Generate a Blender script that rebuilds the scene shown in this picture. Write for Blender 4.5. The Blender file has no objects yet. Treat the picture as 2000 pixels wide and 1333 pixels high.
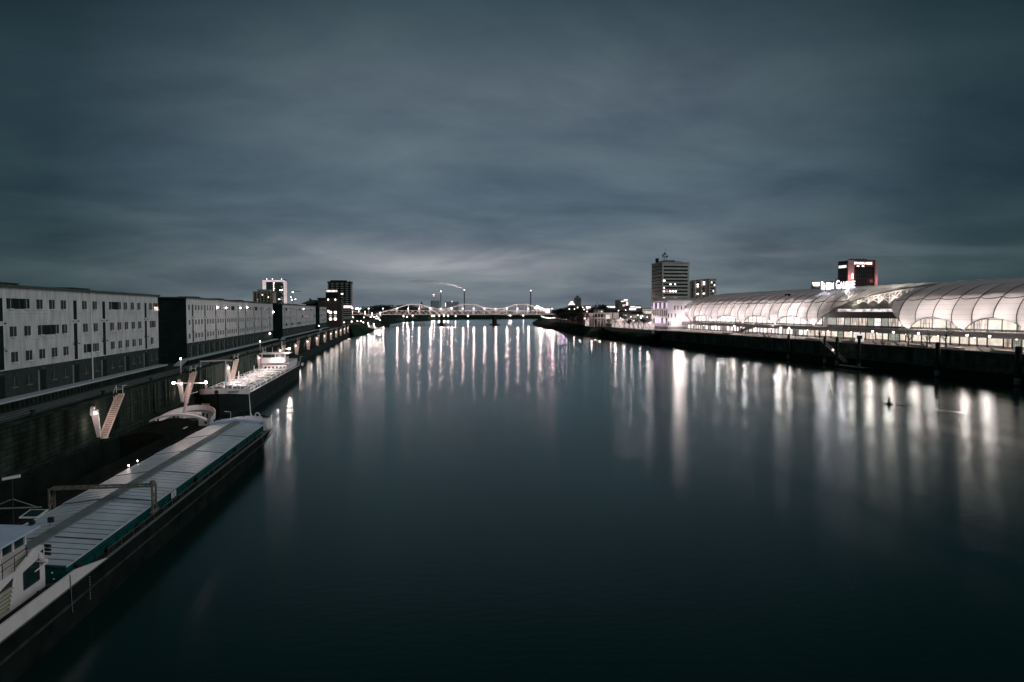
import bpy, math, random
from mathutils import Vector, Matrix
SC = bpy.context.scene
COL = SC.collection
R = math.radians
# ------------------------------------------------------------------ camera
F, HZ, CH = 1333.3, 609.0, 22.0
YAW = math.atan((1000 - 775) / F)
PIT = math.atan((666.5 - HZ) / F)
cam = bpy.data.cameras.new('camera')
cam.lens = 24.0
cam.sensor_width = 36.0
cam.clip_start = 0.5
cam.clip_end = 20000
camo = bpy.data.objects.new('camera', cam)
COL.objects.link(camo)
camo.location = (0, 0, CH)
camo.rotation_euler = (R(90) - PIT, 0, -YAW)
SC.camera = camo
# ------------------------------------------------------------------ render / exposure
SC.view_settings.view_transform = 'Standard'
SC.view_settings.look = 'None'
SC.view_settings.exposure = 0.0
SC.view_settings.gamma = 1.0
cy = SC.cycles
cy.use_denoising = True
cy.max_bounces = 5
cy.diffuse_bounces = 2
cy.glossy_bounces = 3
cy.transmission_bounces = 3
cy.volume_bounces = 1
cy.sample_clamp_indirect = 4.0
cy.sample_clamp_direct = 0.0
cy.caustics_reflective = False
cy.caustics_refractive = False
cy.use_light_tree = True
# ------------------------------------------------------------------ world: dusk sky with long drawn cloud
W = bpy.data.worlds.new('World')
SC.world = W
W.use_nodes = True
nt = W.node_tree
nt.nodes.clear()


def N(t, ty, **kw):
    n = t.nodes.new(ty)
    for k, v in kw.items():
        setattr(n, k, v)
    return n


def mth(t, op, a, b=None, c=None, clamp=False):
    n = t.nodes.new('ShaderNodeMath')
    n.operation = op
    n.use_clamp = clamp
    for i, q in enumerate((a, b, c)):
        if q is None:
            continue
        if isinstance(q, (int, float)):
            n.inputs[i].default_value = q
        else:
            t.links.new(q, n.inputs[i])
    return n.outputs[0]


def ramp(t, fac, stops, interp='EASE'):
    n = t.nodes.new('ShaderNodeValToRGB')
    cr = n.color_ramp
    cr.interpolation = interp
    while len(cr.elements) < len(stops):
        cr.elements.new(0.5)
    for e, (p, c) in zip(cr.elements, stops):
        e.position = p
        e.color = (c[0], c[1], c[2], 1) if not isinstance(c, (int, float)) else (c, c, c, 1)
    if fac is not None:
        t.links.new(fac, n.inputs[0])
    return n.outputs[0]


tc = N(nt, 'ShaderNodeTexCoord')
sep = N(nt, 'ShaderNodeSeparateXYZ')
nt.links.new(tc.outputs['Generated'], sep.inputs[0])
dx, dy, dz = sep.outputs
zc = mth(nt, 'MAXIMUM', dz, 0.0)
base = ramp(nt, zc, [(0.0, (.145, .175, .205)), (0.06, (.138, .172, .200)), (0.11, (.104, .142, .176)), (0.16, (.086, .127, .162)),
                     (0.30, (.090, .122, .150)), (0.44, (.028, .053, .071)), (0.62, (.010, .036, .036)),
                     (1.0, (.007, .030, .030))], 'LINEAR')
gdir = Vector((math.sin(R(9)), math.cos(R(9)), 0.13)).normalized()
dotn = N(nt, 'ShaderNodeVectorMath', operation='DOT_PRODUCT')
nt.links.new(tc.outputs['Generated'], dotn.inputs[0])
dotn.inputs[1].default_value = gdir
fall = ramp(nt, dotn.outputs['Value'], [(0.0, (.36, .42, .42)), (.55, (.22, .30, .31)), (.76, (.19, .28, .29)), (.84, (.28, .38, .39)), (.92, (.72, .77, .78)), (.98, (1.05, 1.05, 1.05)), (1.0, (1.10, 1.09, 1.09))], 'LINEAR')
# cloud sheet seen in perspective
den = mth(nt, 'ADD', zc, 0.22)
cx = mth(nt, 'DIVIDE', dx, den)
cyy = mth(nt, 'DIVIDE', dy, den)
comb = N(nt, 'ShaderNodeCombineXYZ')
nt.links.new(cx, comb.inputs[0])
nt.links.new(cyy, comb.inputs[1])
mp = N(nt, 'ShaderNodeMapping')
mp.inputs['Rotation'].default_value = (0, 0, R(24))
mp.inputs['Scale'].default_value = (0.80, 1.15, 1)
nt.links.new(comb.outputs[0], mp.inputs[0])
n1 = N(nt, 'ShaderNodeTexNoise')
n1.inputs['Scale'].default_value = 1.55
n1.inputs['Detail'].default_value = 6
n1.inputs['Roughness'].default_value = 0.56
n1.inputs['Distortion'].default_value = 0.25
nt.links.new(mp.outputs[0], n1.inputs[0])
cl = ramp(nt, n1.outputs['Fac'], [(0.30, (.62, .65, .70)), (0.44, (.85, .87, .91)), (0.56, (1.06, 1.06, 1.04)), (0.72, (1.34, 1.30, 1.24))], 'LINEAR')
# low bands
comb2 = N(nt, 'ShaderNodeCombineXYZ')
nt.links.new(mth(nt, 'MULTIPLY', mth(nt, 'ARCTAN2', dx, dy), 3.2), comb2.inputs[0])
nt.links.new(mth(nt, 'MULTIPLY', zc, 20.0), comb2.inputs[1])
n2 = N(nt, 'ShaderNodeTexNoise')
n2.inputs['Scale'].default_value = 1.0
n2.inputs['Detail'].default_value = 4
n2.inputs['Distortion'].default_value = 0.6
nt.links.new(comb2.outputs[0], n2.inputs[0])
lowmask = ramp(nt, zc, [(0.0, 0.25), (0.035, .5), (0.075, 1.0), (0.10, .55), (0.14, 0.12), (0.22, 0.0)], 'LINEAR')
band = ramp(nt, n2.outputs['Fac'], [(0.40, (-.0, -.0, -.0)), (0.54, (.03, .03, .032)), (0.72, (.15, .14, .15))], 'LINEAR')


def mixc(t, bt, fac, a, b):
    n = t.nodes.new('ShaderNodeMix')
    n.data_type = 'RGBA'
    n.blend_type = bt
    n.clamp_result = False
    for k, q in ((0, fac), (6, a), (7, b)):
        if isinstance(q, (int, float)):
            n.inputs[k].default_value = q
        elif isinstance(q, tuple):
            n.inputs[k].default_value = q
        else:
            t.links.new(q, n.inputs[k])
    return n.outputs[2]


c1 = mixc(nt, 'MULTIPLY', 1.0, base, cl)
band2 = mixc(nt, 'MULTIPLY', 1.0, band, lowmask)
c2 = mixc(nt, 'ADD', 1.0, c1, band2)
# pale break in the cloud low above the far bridge
az = mth(nt, 'ARCTAN2', dx, dy)
ga = mth(nt, 'POWER', 2.718, mth(nt, 'MULTIPLY', mth(nt, 'POWER', mth(nt, 'DIVIDE', mth(nt, 'SUBTRACT', az, .12), .22), 2.0), -1.0))
ge = mth(nt, 'POWER', 2.718, mth(nt, 'MULTIPLY', mth(nt, 'POWER', mth(nt, 'DIVIDE', mth(nt, 'SUBTRACT', zc, .072), .021), 2.0), -1.0))
gn = ramp(nt, n2.outputs['Fac'], [(.36, .12), (.50, .55), (.62, 1.0)], 'LINEAR')
gg = mth(nt, 'MULTIPLY', mth(nt, 'MULTIPLY', ga, ge), gn)
glow = mixc(nt, 'MIX', gg, (0, 0, 0, 1), (.21, .175, .185, 1))
c2 = mixc(nt, 'ADD', 1.0, c2, glow)
c3 = mixc(nt, 'MULTIPLY', 1.0, c2, fall)
# warm west afterglow on the far right/behind the camera
sky = N(nt, 'ShaderNodeTexSky')
sky.sky_type = 'NISHITA'
sky.sun_disc = False
sky.sun_elevation = R(1.5)
sky.sun_rotation = R(115)
skt = mixc(nt, 'MULTIPLY', 1.0, sky.outputs[0], (.004, .008, .011, 1))
c4 = mixc(nt, 'ADD', 0.5, c3, skt)
bg = N(nt, 'ShaderNodeBackground')
bg.inputs['Strength'].default_value = 1.0
nt.links.new(c4, bg.inputs[0])
wo = N(nt, 'ShaderNodeOutputWorld')
nt.links.new(bg.outputs[0], wo.inputs[0])
# faint last light from the west (right of the river, a little behind the viewer)
sl = bpy.data.lights.new('afterglow_sun', 'SUN')
sl.energy = 1.05
sl.angle = R(40)
sl.color = (.92, .99, 1.0)
slo = bpy.data.objects.new('afterglow_sun', sl)
COL.objects.link(slo)
slo.rotation_euler = Vector((-0.76, 0.42, -0.50)).to_track_quat('-Z', 'Y').to_euler()


# ------------------------------------------------------------------ where a pixel of the photograph lies on a known plane
def _ray(px, py):
    d = Vector(((px - 1000) / F, (666.5 - py) / F, -1.0))
    return camo.rotation_euler.to_matrix() @ d


def onx(px, py, x):
    d = _ray(px, py)
    t = x / d.x
    return d.y * t, CH + d.z * t


def ony(px, py, y):
    d = _ray(px, py)
    t = y / d.y
    return d.x * t, CH + d.z * t


def onz(px, py, z):
    d = _ray(px, py)
    t = (z - CH) / d.z
    return d.x * t, d.y * t


# ------------------------------------------------------------------ materials
MATS = {}


def mat(name, col, rough=0.7, var=0.15, scale=0.6, metal=0.0, emit=None, es=0.0, stretch=None, bump=0.0, spec=0.5, detail=4, alpha=None):
    if name in MATS:
        return MATS[name]
    m = bpy.data.materials.new(name)
    m.use_nodes = True
    t = m.node_tree
    b = t.nodes['Principled BSDF']
    b.inputs['Roughness'].default_value = rough
    b.inputs['Metallic'].default_value = metal
    b.inputs['Specular IOR Level'].default_value = spec
    if spec <= .25:
        b.inputs['IOR'].default_value = 1.04 + spec * .4
    tc = t.nodes.new('ShaderNodeTexCoord')
    src = tc.outputs['Object']
    if stretch:
        q = t.nodes.new('ShaderNodeMapping')
        q.inputs['Scale'].default_value = stretch
        t.links.new(src, q.inputs[0])
        src = q.outputs[0]
    n = t.nodes.new('ShaderNodeTexNoise')
    n.inputs['Scale'].default_value = scale
    n.inputs['Detail'].default_value = detail
    t.links.new(src, n.inputs[0])
    lo = tuple(c * (1 - var) for c in col)
    hi = tuple(min(1, c * (1 + var)) for c in col)
    r = ramp(t, n.outputs['Fac'], [(0.3, lo), (0.7, hi)], 'LINEAR')
    t.links.new(r, b.inputs['Base Color'])
    if bump:
        bp = t.nodes.new('ShaderNodeBump')
        bp.inputs['Strength'].default_value = bump
        t.links.new(n.outputs['Fac'], bp.inputs['Height'])
        t.links.new(bp.outputs[0], b.inputs['Normal'])
    if emit:
        b.inputs['Emission Color'].default_value = (*emit, 1)
        b.inputs['Emission Strength'].default_value = es
        if es > 0 and es < 20:
            b.inputs['Emission Strength'].default_value = es
    MATS[name] = m
    return m


def lit(name, col, s, var=0.35, scale=0.5, stretch=None):
    """a lit window: emission with an uneven interior"""
    if name in MATS:
        return MATS[name]
    m = bpy.data.materials.new(name)
    m.use_nodes = True
    t = m.node_tree
    b = t.nodes['Principled BSDF']
    b.inputs['Base Color'].default_value = (.06, .06, .06, 1)
    b.inputs['Roughness'].default_value = .4
    tc = t.nodes.new('ShaderNodeTexCoord')
    src = tc.outputs['Object']
    if stretch:
        q = t.nodes.new('ShaderNodeMapping')
        q.inputs['Scale'].default_value = stretch
        t.links.new(src, q.inputs[0])
        src = q.outputs[0]
    n = t.nodes.new('ShaderNodeTexNoise')
    n.inputs['Scale'].default_value = scale
    n.inputs['Detail'].default_value = 3
    t.links.new(src, n.inputs[0])
    r = ramp(t, n.outputs['Fac'], [(0.32, tuple(c * (1 - var) for c in col)), (0.68, col)], 'LINEAR')
    t.links.new(r, b.inputs['Emission Color'])
    b.inputs['Emission Strength'].default_value = s
    MATS[name] = m
    return m


# ------------------------------------------------------------------ mesh builder
class MB:
    def __init__(s):
        s.v = []
        s.f = []
        s.m = []

    def box(s, x0, x1, y0, y1, z0, z1, mi=0):
        b = len(s.v)
        s.v += [(x0, y0, z0), (x1, y0, z0), (x1, y1, z0), (x0, y1, z0), (x0, y0, z1), (x1, y0, z1), (x1, y1, z1), (x0, y1, z1)]
        s.f += [(b, b + 3, b + 2, b + 1), (b + 4, b + 5, b + 6, b + 7), (b, b + 1, b + 5, b + 4), (b + 1, b + 2, b + 6, b + 5),
                (b + 2, b + 3, b + 7, b + 6), (b + 3, b, b + 4, b + 7)]
        s.m += [mi] * 6
        return s

    def face(s, pts, mi=0):
        b = len(s.v)
        s.v += [tuple(p) for p in pts]
        s.f.append(tuple(range(b, b + len(pts))))
        s.m.append(mi)
        return s

    def loft(s, rings, closed=True, caps=True, mi=0):
        b = len(s.v)
        n = len(rings[0])
        for r in rings:
            s.v += [tuple(p) for p in r]
        for i in range(len(rings) - 1):
            for j in range(n if closed else n - 1):
                k = (j + 1) % n
                s.f.append((b + i * n + j, b + i * n + k, b + (i + 1) * n + k, b + (i + 1) * n + j))
                s.m.append(mi)
        if caps and closed:
            s.f.append(tuple(b + j for j in reversed(range(n))))
            s.m.append(mi)
            s.f.append(tuple(b + (len(rings) - 1) * n + j for j in range(n)))
            s.m.append(mi)
        return s

    def tube(s, p0, p1, r0, r1=None, n=8, mi=0):
        r1 = r0 if r1 is None else r1
        p0, p1 = Vector(p0), Vector(p1)
        d = (p1 - p0).normalized()
        a = d.orthogonal().normalized()
        c = d.cross(a)
        rings = []
        for p, r in ((p0, r0), (p1, r1)):
            rings.append([p + (a * math.cos(2 * math.pi * k / n) + c * math.sin(2 * math.pi * k / n)) * r for k in range(n)])
        return s.loft(rings, mi=mi)

    def path(s, pts, r, n=6, mi=0):
        pts = [Vector(p) for p in pts]
        rings = []
        a = None
        for i, p in enumerate(pts):
            d = (pts[min(i + 1, len(pts) - 1)] - pts[max(i - 1, 0)]).normalized()
            if a is None:
                a = d.orthogonal().normalized()
            else:
                a = (a - d * a.dot(d)).normalized()
            c = d.cross(a)
            rings.append([p + (a * math.cos(2 * math.pi * k / n) + c * math.sin(2 * math.pi * k / n)) * r for k in range(n)])
        return s.loft(rings, mi=mi)

    def bar(s, p0, p1, w, h, mi=0):
        """square section bar"""
        p0, p1 = Vector(p0), Vector(p1)
        d = (p1 - p0).normalized()
        up = Vector((0, 0, 1)) if abs(d.z) < .95 else Vector((0, 1, 0))
        a = d.cross(up).normalized() * w / 2
        c = a.cross(d).normalized() * h / 2
        return s.loft([[p - a - c, p + a - c, p + a + c, p - a + c] for p in (p0, p1)], mi=mi)

    def lathe(s, prof, cx=0, cy=0, n=12, mi=0):
        rings = [[(cx + r * math.cos(2 * math.pi * k / n), cy + r * math.sin(2 * math.pi * k / n), z) for k in range(n)] for r, z in prof]
        return s.loft(rings, mi=mi)

    def poly(s, pts, axis, a, b, mi=0):
        """prism: 2-D outline pts pushed along axis from a to b"""
        def P(u, v, w):
            return {'x': (w, u, v), 'y': (u, w, v), 'z': (u, v, w)}[axis]
        return s.loft([[P(u, v, a) for u, v in pts], [P(u, v, b) for u, v in pts]], mi=mi)

    def build(s, name, m, parent=None, off=None, smooth=False, label=None):
        me = bpy.data.meshes.new(name)
        vs = s.v if off is None else [(x - off[0], y - off[1], z - off[2]) for x, y, z in s.v]
        me.from_pydata(vs, [], s.f)
        ms = m if isinstance(m, (list, tuple)) else [m]
        for q in ms:
            me.materials.append(q)
        me.polygons.foreach_set('material_index', s.m)
        if smooth:
            me.polygons.foreach_set('use_smooth', [True] * len(s.f))
        me.update()
        o = bpy.data.objects.new(name, me)
        COL.objects.link(o)
        if parent:
            o.parent = parent
        if label:
            o['label'] = label
        return o


def tag(o, label=None, cat=None, group=None, kind=None):
    if label:
        o['label'] = label
    if cat:
        o['category'] = cat
    if group:
        o['group'] = group
    if kind:
        o['kind'] = kind
    return o


def thing(name, label, cat, loc=(0, 0, 0), rz=0.0, group=None):
    o = bpy.data.objects.new(name, None)
    o.empty_display_size = .5
    COL.objects.link(o)
    o.location = loc
    o.rotation_euler = (0, 0, rz)
    return tag(o, label, cat, group)


def copy_tree(o, parent=None):
    c = o.copy()
    COL.objects.link(c)
    c.parent = parent
    for ch in list(o.children):
        copy_tree(ch, c)
    return c


def dup(src, loc, rz=None, label=None, group=None):
    c = copy_tree(src)
    c.location = loc
    if rz is not None:
        c.rotation_euler = (0, 0, rz)
    if label:
        c['label'] = label
    if group:
        c['group'] = group
    return c


def plight(parent, loc, w, col=(1, .84, .80), r=.3, name='lamp_light', spot=None, aim=(-.25, -1, -.22)):
    l = bpy.data.lights.new(name, 'SPOT' if spot else 'POINT')
    l.energy = w
    l.color = col
    l.shadow_soft_size = r
    o = bpy.data.objects.new(name, l)
    COL.objects.link(o)
    o.location = loc
    if spot:
        l.spot_size = R(spot)
        l.spot_blend = .6
        o.rotation_euler = Vector(aim).to_track_quat('-Z', 'Y').to_euler()
    o.parent = parent
    return o


def text_mesh(name, s, size, m, parent, mtx, depth=.08, label=None, sx=1.0):
    cu = bpy.data.curves.new(name, 'FONT')
    cu.body = s
    cu.size = size
    cu.extrude = depth
    cu.offset = size * .012
    cu.resolution_u = 3
    to = bpy.data.objects.new(name, cu)
    COL.objects.link(to)
    dg = bpy.context.evaluated_depsgraph_get()
    me = bpy.data.meshes.new_from_object(to.evaluated_get(dg))
    bpy.data.objects.remove(to)
    me.transform(mtx @ Matrix.Diagonal((sx, 1, 1, 1)))
    me.materials.clear()
    me.materials.append(m)
    me.name = name
    o = bpy.data.objects.new(name, me)
    COL.objects.link(o)
    o.parent = parent
    if label:
        o['label'] = label
    return o


ORD = ['', 'first', 'second', 'third', 'fourth', 'fifth', 'sixth', 'seventh', 'eighth', 'ninth', 'tenth', 'eleventh', 'twelfth',
       'thirteenth', 'fourteenth', 'fifteenth', 'sixteenth', 'seventeenth', 'eighteenth', 'nineteenth', 'twentieth', 'twenty-first',
       'twenty-second', 'twenty-third', 'twenty-fourth', 'twenty-fifth', 'twenty-sixth', 'twenty-seventh', 'twenty-eighth', 'twenty-ninth', 'thirtieth']
WARM = (1.0, .74, .68)
PINK = (1.0, .78, .80)
# ================================================================== SETTING
def water_mat():
    m = bpy.data.materials.new('river_water')
    m.use_nodes = True
    t = m.node_tree
    t.nodes.clear()
    out = N(t, 'ShaderNodeOutputMaterial')
    gl = N(t, 'ShaderNodeBsdfGlossy', distribution='BECKMANN')
    gl.inputs['Color'].default_value = (.88, .99, .98, 1)
    gl.inputs['Anisotropy'].default_value = .27
    tv = N(t, 'ShaderNodeCombineXYZ')
    tv.inputs[0].default_value = math.cos(R(12))
    tv.inputs[1].default_value = -math.sin(R(12))
    t.links.new(tv.outputs[0], gl.inputs['Tangent'])
    df = N(t, 'ShaderNodeBsdfDiffuse')
    df.inputs['Color'].default_value = (.002, .018, .014, 1)
    fr = N(t, 'ShaderNodeFresnel')
    fr.inputs['IOR'].default_value = 1.33
    mx = N(t, 'ShaderNodeMixShader')
    g = N(t, 'ShaderNodeNewGeometry')
    # stretched current streaks change how rough the surface is
    mp = N(t, 'ShaderNodeMapping')
    mp.inputs['Rotation'].default_value = (0, 0, R(3))
    mp.inputs['Scale'].default_value = (.075, .006, 1)
    t.links.new(g.outputs['Position'], mp.inputs[0])
    n = N(t, 'ShaderNodeTexNoise')
    n.inputs['Scale'].default_value = 1.0
    n.inputs['Detail'].default_value = 4
    t.links.new(mp.outputs[0], n.inputs[0])
    rr = ramp(t, n.outputs['Fac'], [(.34, .170), (.66, .262)], 'LINEAR')

    # fine ripples
    mp2 = N(t, 'ShaderNodeMapping')
    mp2.inputs['Rotation'].default_value = (0, 0, R(20))
    mp2.inputs['Scale'].default_value = (.35, .9, 1)
    t.links.new(g.outputs['Position'], mp2.inputs[0])
    n2 = N(t, 'ShaderNodeTexNoise')
    n2.inputs['Scale'].default_value = 1.6
    n2.inputs['Detail'].default_value = 3
    t.links.new(mp2.outputs[0], n2.inputs[0])
    mp3 = N(t, 'ShaderNodeMapping')
    mp3.inputs['Rotation'].default_value = (0, 0, R(-22))
    mp3.inputs['Scale'].default_value = (.05, .012, 1)
    t.links.new(g.outputs['Position'], mp3.inputs[0])
    n3 = N(t, 'ShaderNodeTexNoise')
    n3.inputs['Scale'].default_value = 1.0
    n3.inputs['Detail'].default_value = 2
    t.links.new(mp3.outputs[0], n3.inputs[0])
    # ripples only on the open reach near this bridge; calm further up
    sy = N(t, 'ShaderNodeSeparateXYZ')
    t.links.new(g.outputs['Position'], sy.inputs[0])
    calm = ramp(t, mth(t, 'MULTIPLY', sy.outputs[1], .0025), [(.20, 1.0), (.65, 0.0)], 'LINEAR')
    rmix = mixc(t, 'MIX', calm, (.196, .196, .196, 1), rr)
    t.links.new(rmix, gl.inputs['Roughness'])
    hsum = mth(t, 'MULTIPLY', mth(t, 'MULTIPLY', n2.outputs['Fac'], .022), calm)
    bp = N(t, 'ShaderNodeBump')
    bp.inputs['Strength'].default_value = .6
    bp.inputs['Distance'].default_value = 1.0
    t.links.new(hsum, bp.inputs['Height'])
    t.links.new(bp.outputs[0], gl.inputs['Normal'])
    t.links.new(fr.outputs[0], mx.inputs[0])
    t.links.new(df.outputs[0], mx.inputs[1])
    t.links.new(gl.outputs[0], mx.inputs[2])
    t.links.new(mx.outputs[0], out.inputs[0])
    return m


b = MB()
b.face([(-400, -400, 0), (1500, -400, 0), (1500, 4000, 0), (-400, 4000, 0)])
tag(b.build('river_water', water_mat()), kind='structure')

ASPH = mat('asphalt', (.035, .045, .045), .85, .3, .25)
GRASS = mat('bank_grass', (.012, .028, .018), .95, .4, .05, spec=.1)
LAND = mat('city_ground', (.028, .038, .035), .95, .4, .02, spec=.1)
PAVE = mat('promenade_paving', (.34, .30, .28), .8, .22, .4)
CONC = mat('old_concrete', (.020, .027, .022), .9, .7, .45, stretch=(1, 1, .25), bump=.3, spec=.1)
def courses(m, w=1.9, h=.62):
    """stone courses: darker joints on walls that run along the river"""
    t = m.node_tree
    bs = t.nodes['Principled BSDF']
    src = bs.inputs['Base Color'].links[0].from_socket
    g = N(t, 'ShaderNodeNewGeometry')
    sp = N(t, 'ShaderNodeSeparateXYZ')
    t.links.new(g.outputs['Position'], sp.inputs[0])
    cb = N(t, 'ShaderNodeCombineXYZ')
    t.links.new(sp.outputs[1], cb.inputs[0])
    t.links.new(sp.outputs[2], cb.inputs[1])
    br = N(t, 'ShaderNodeTexBrick')
    br.inputs['Scale'].default_value = 1.0
    br.inputs['Brick Width'].default_value = w
    br.inputs['Row Height'].default_value = h
    br.inputs['Mortar Size'].default_value = .045
    br.inputs['Color1'].default_value = (1.15, 1.15, 1.1, 1)
    br.inputs['Color2'].default_value = (.75, .77, .75, 1)
    br.inputs['Mortar'].default_value = (.42, .42, .42, 1)
    t.links.new(cb.outputs[0], br.inputs[0])
    t.links.new(mixc(t, 'MULTIPLY', 1.0, src, br.outputs[0]), bs.inputs['Base Color'])


courses(CONC)
CONCD = mat('dark_concrete', (.018, .026, .022), .9, .45, .3, stretch=(1, 1, .3), bump=.3, spec=.1)
CONCL = mat('pale_concrete', (.50, .43, .38), .85, .25, .8, bump=.2)
STEEL = mat('dark_steel', (.02, .028, .027), .6, .2, 2, spec=.2)
# ---- left bank: quay yard, reaching the horizon
b = MB()
QX = -42.5
b.face([(QX, -60, 9.5), (QX, 560, 9.5), (-40, 700, 9.5), (-40, 1000, 9.5), (-30, 1180, 9.5), (0, 1500, 9.5), (170, 1950, 9.5), (700, 2300, 9.5), (700, 9000, 9.5), (-9000, 9000, 9.5), (-9000, -60, 9.5)])
tag(b.build('quay_ground', LAND), kind='structure')
b = MB()
b.box(-47.0, -42.9, -60, 640, 9.5, 9.512)
tag(b.build('quay_road', ASPH), kind='structure')
# rails on the quay: one track pair each its own thing
RAILM = mat('rail_steel', (.13, .15, .15), .4, .2, 2, metal=.6)
for i, xx in enumerate((-43.7, -46.0)):
    b = MB()
    for s in (0, 1.1):
        b.box(xx - s - .05, xx - s + .05, -60, 560, 9.512, 9.60)
    tag(b.build('railway_track', RAILM), ['railway track nearest the edge of the left quay', 'railway track on the left quay beside the loading platforms'][i], 'track', 'tracks on the left quay')
# the sloping bank beyond the left quay, past the bridge
b = MB()
top = [(QX + .4, 630, 9.4), (-40, 700, 9.4), (-40, 1000, 9.4), (-30, 1180, 9.4), (0, 1500, 9.4), (170, 1950, 9.4), (700, 2300, 9.4)]
bot = [(QX + 4, 630, -.5), (-26, 700, -.5), (-22, 1000, -.5), (-12, 1180, -.5), (25, 1480, -.5), (190, 1880, -.5), (720, 2150, -.5)]
b.loft([top, bot], closed=False)
tag(b.build('left_bank', GRASS), kind='structure')
# ---- left quay wall with ledge and sheet piling
qw = thing('quay_wall', 'long stained concrete quay wall on the left bank below the warehouses', 'wall', (QX, 80, 0))
b = MB()
b.box(QX - 1.5, QX, -60, 632, 4.0, 9.3)
b.build('wall', CONC, qw, qw.location)
b = MB()
b.box(QX - 1.6, QX + .25, -60, 632, 9.3, 9.58)
b.build('coping', CONCD, qw, qw.location)
b = MB()
b.box(QX - 1.5, QX + .5, -60, 632, 3.55, 4.0)
b.build('ledge', CONCD, qw, qw.location)
b = MB()
pts = []
y = -60.0
k = 0
while y < 632:
    pts.append((QX + (.35 if k % 4 in (0, 1) else -.05), y))
    y += .55
    k += 1
b.loft([[(x, y, -1.5) for x, y in pts], [(x, y, 3.55) for x, y in pts]], closed=False)
b.build('sheet_piling', STEEL, qw, qw.location)
y = 112.0
rnd = random.Random(3)
ng = 0
while y < 400 and ng < 95:
    if min(abs(y - (107 + 38.65 * j)) for j in range(15)) > 5:
        b = MB()
        b.box(QX - .02, QX + .10 + .1 * rnd.random(), y, y + .25 + .4 * rnd.random(), 4.0 + rnd.random() * .6, 9.28)
        b.build('groove_strip', STEEL, qw, qw.location)  # dark strips put on the wall in place of its dark vertical grooves
        ng += 1
    y += 1.2 + rnd.random() ** 2 * 5
b = MB()
for y in range(66, 630, 9):
    b.lathe([(.16, 9.58), (.16, 9.95), (.26, 9.98), (.26, 10.1)], QX - .6, y, 8)
for i, y in enumerate(range(66, 300, 18)):
    pass

# ---- niches: lit stair + lamp along the quay wall
rust = mat('stair_wood', (.62, .46, .40), .8, .25, 3)
white_paint = mat('white_paint', (.72, .68, .66), .5, .08, 1)
LAMPM = mat('lamp_bulb', (1, 1, 1), .5, 0, 1, emit=(1, .84, .78), es=14)


def make_quay_stair():
    t = thing('quay_stair', 'stair', 'stairs', (QX, 106.3, 3.9), 0, 'lit stairs down the left quay wall')
    b = MB()
    n = 22
    run, rise = 6.6, 5.5
    for i in range(n):
        y0 = .2 + run * i / n
        z0 = rise * i / n
        b.box(.08, 1.05, y0, y0 + run / n * .92, z0 + .05, z0 + rise / n * .75 + .05)
    b.build('tread', rust, t)
    for xx in (.03, 1.08):
        s = MB()
        s.bar((xx, 0.05, -.05), (xx, run + .1, rise - .02), .07, .34)
        s.build('stringer', rust, t)
    h = MB()
    h.box(.0, .06, run, run + .06, rise, rise + 1.3)
    h.box(.9, .96, run, run + .06, rise, rise + 1.3)
    h.box(.0, .06, run - 1.1, run - 1.04, rise - .8, rise + .5)
    h.bar((.93, run, rise + 1.2), (.93, run + 1.6, rise + 1.2), .05, .05)
    h.bar((.03, run, rise + 1.2), (.03, run - 1.1, rise + .4), .05, .05)
    h.bar((.03, run + .03, rise + .7), (.93, run + .03, rise + .7), .05, .05)
    h.build('handrail', white_paint, t)
    p = MB()
    p.box(0, 1.3, -.6, .15, -.12, .02)
    p.build('landing', rust, t)
    return t


def make_quay_lamp():
    t = thing('quay_lamp', 'lamp', 'lamp', (QX, 104.2, 3.9), 0, 'hooded lamps in the left quay wall')
    p = MB()   # leaning fin, standing out from the wall, wide at the top and narrow below
    p.loft([[(.04, 1.40, .1), (.50, 1.40, .1), (.50, 1.75, .1), (.04, 1.75, .1)],
            [(.04, -.55, 4.3), (.95, -.55, 4.3), (.95, -.15, 4.3), (.04, -.15, 4.3)]])
    p.build('back_plate', white_paint, t)
    h = MB()
    ring = []
    for k in range(9):
        a = math.pi * k / 8
        ring.append((-.42 - .48 * math.cos(a) + .3, 3.7 + 1.1 * math.sin(a) ** .7))
    ring += [(.36, 3.55), (-.60, 3.55)]
    h.poly([(y, z) for y, z in ring], 'x', .04, .50)
    h.build('hood', white_paint, t)
    bb = MB()
    bb.lathe([(.05, 3.72), (.16, 3.80), (.16, 4.0), (.05, 4.08)], .68, -.30, 8)
    bb.build('bulb', LAMPM, t)
    a = MB()
    a.path([(.05, -.3, 4.9), (.45, -.3, 4.85), (.68, -.3, 4.6), (.68, -.3, 4.08)], .04)
    a.build('bracket', STEEL, t)
    plight(t, (1.1, -2.2, 2.6), 130, (1, .74, .68), .15)  # added light ahead of the fin, brightens its near face
    plight(t, (1.9, 2.2, 3.6), 240, (1, .76, .70), .15)
    return t


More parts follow.
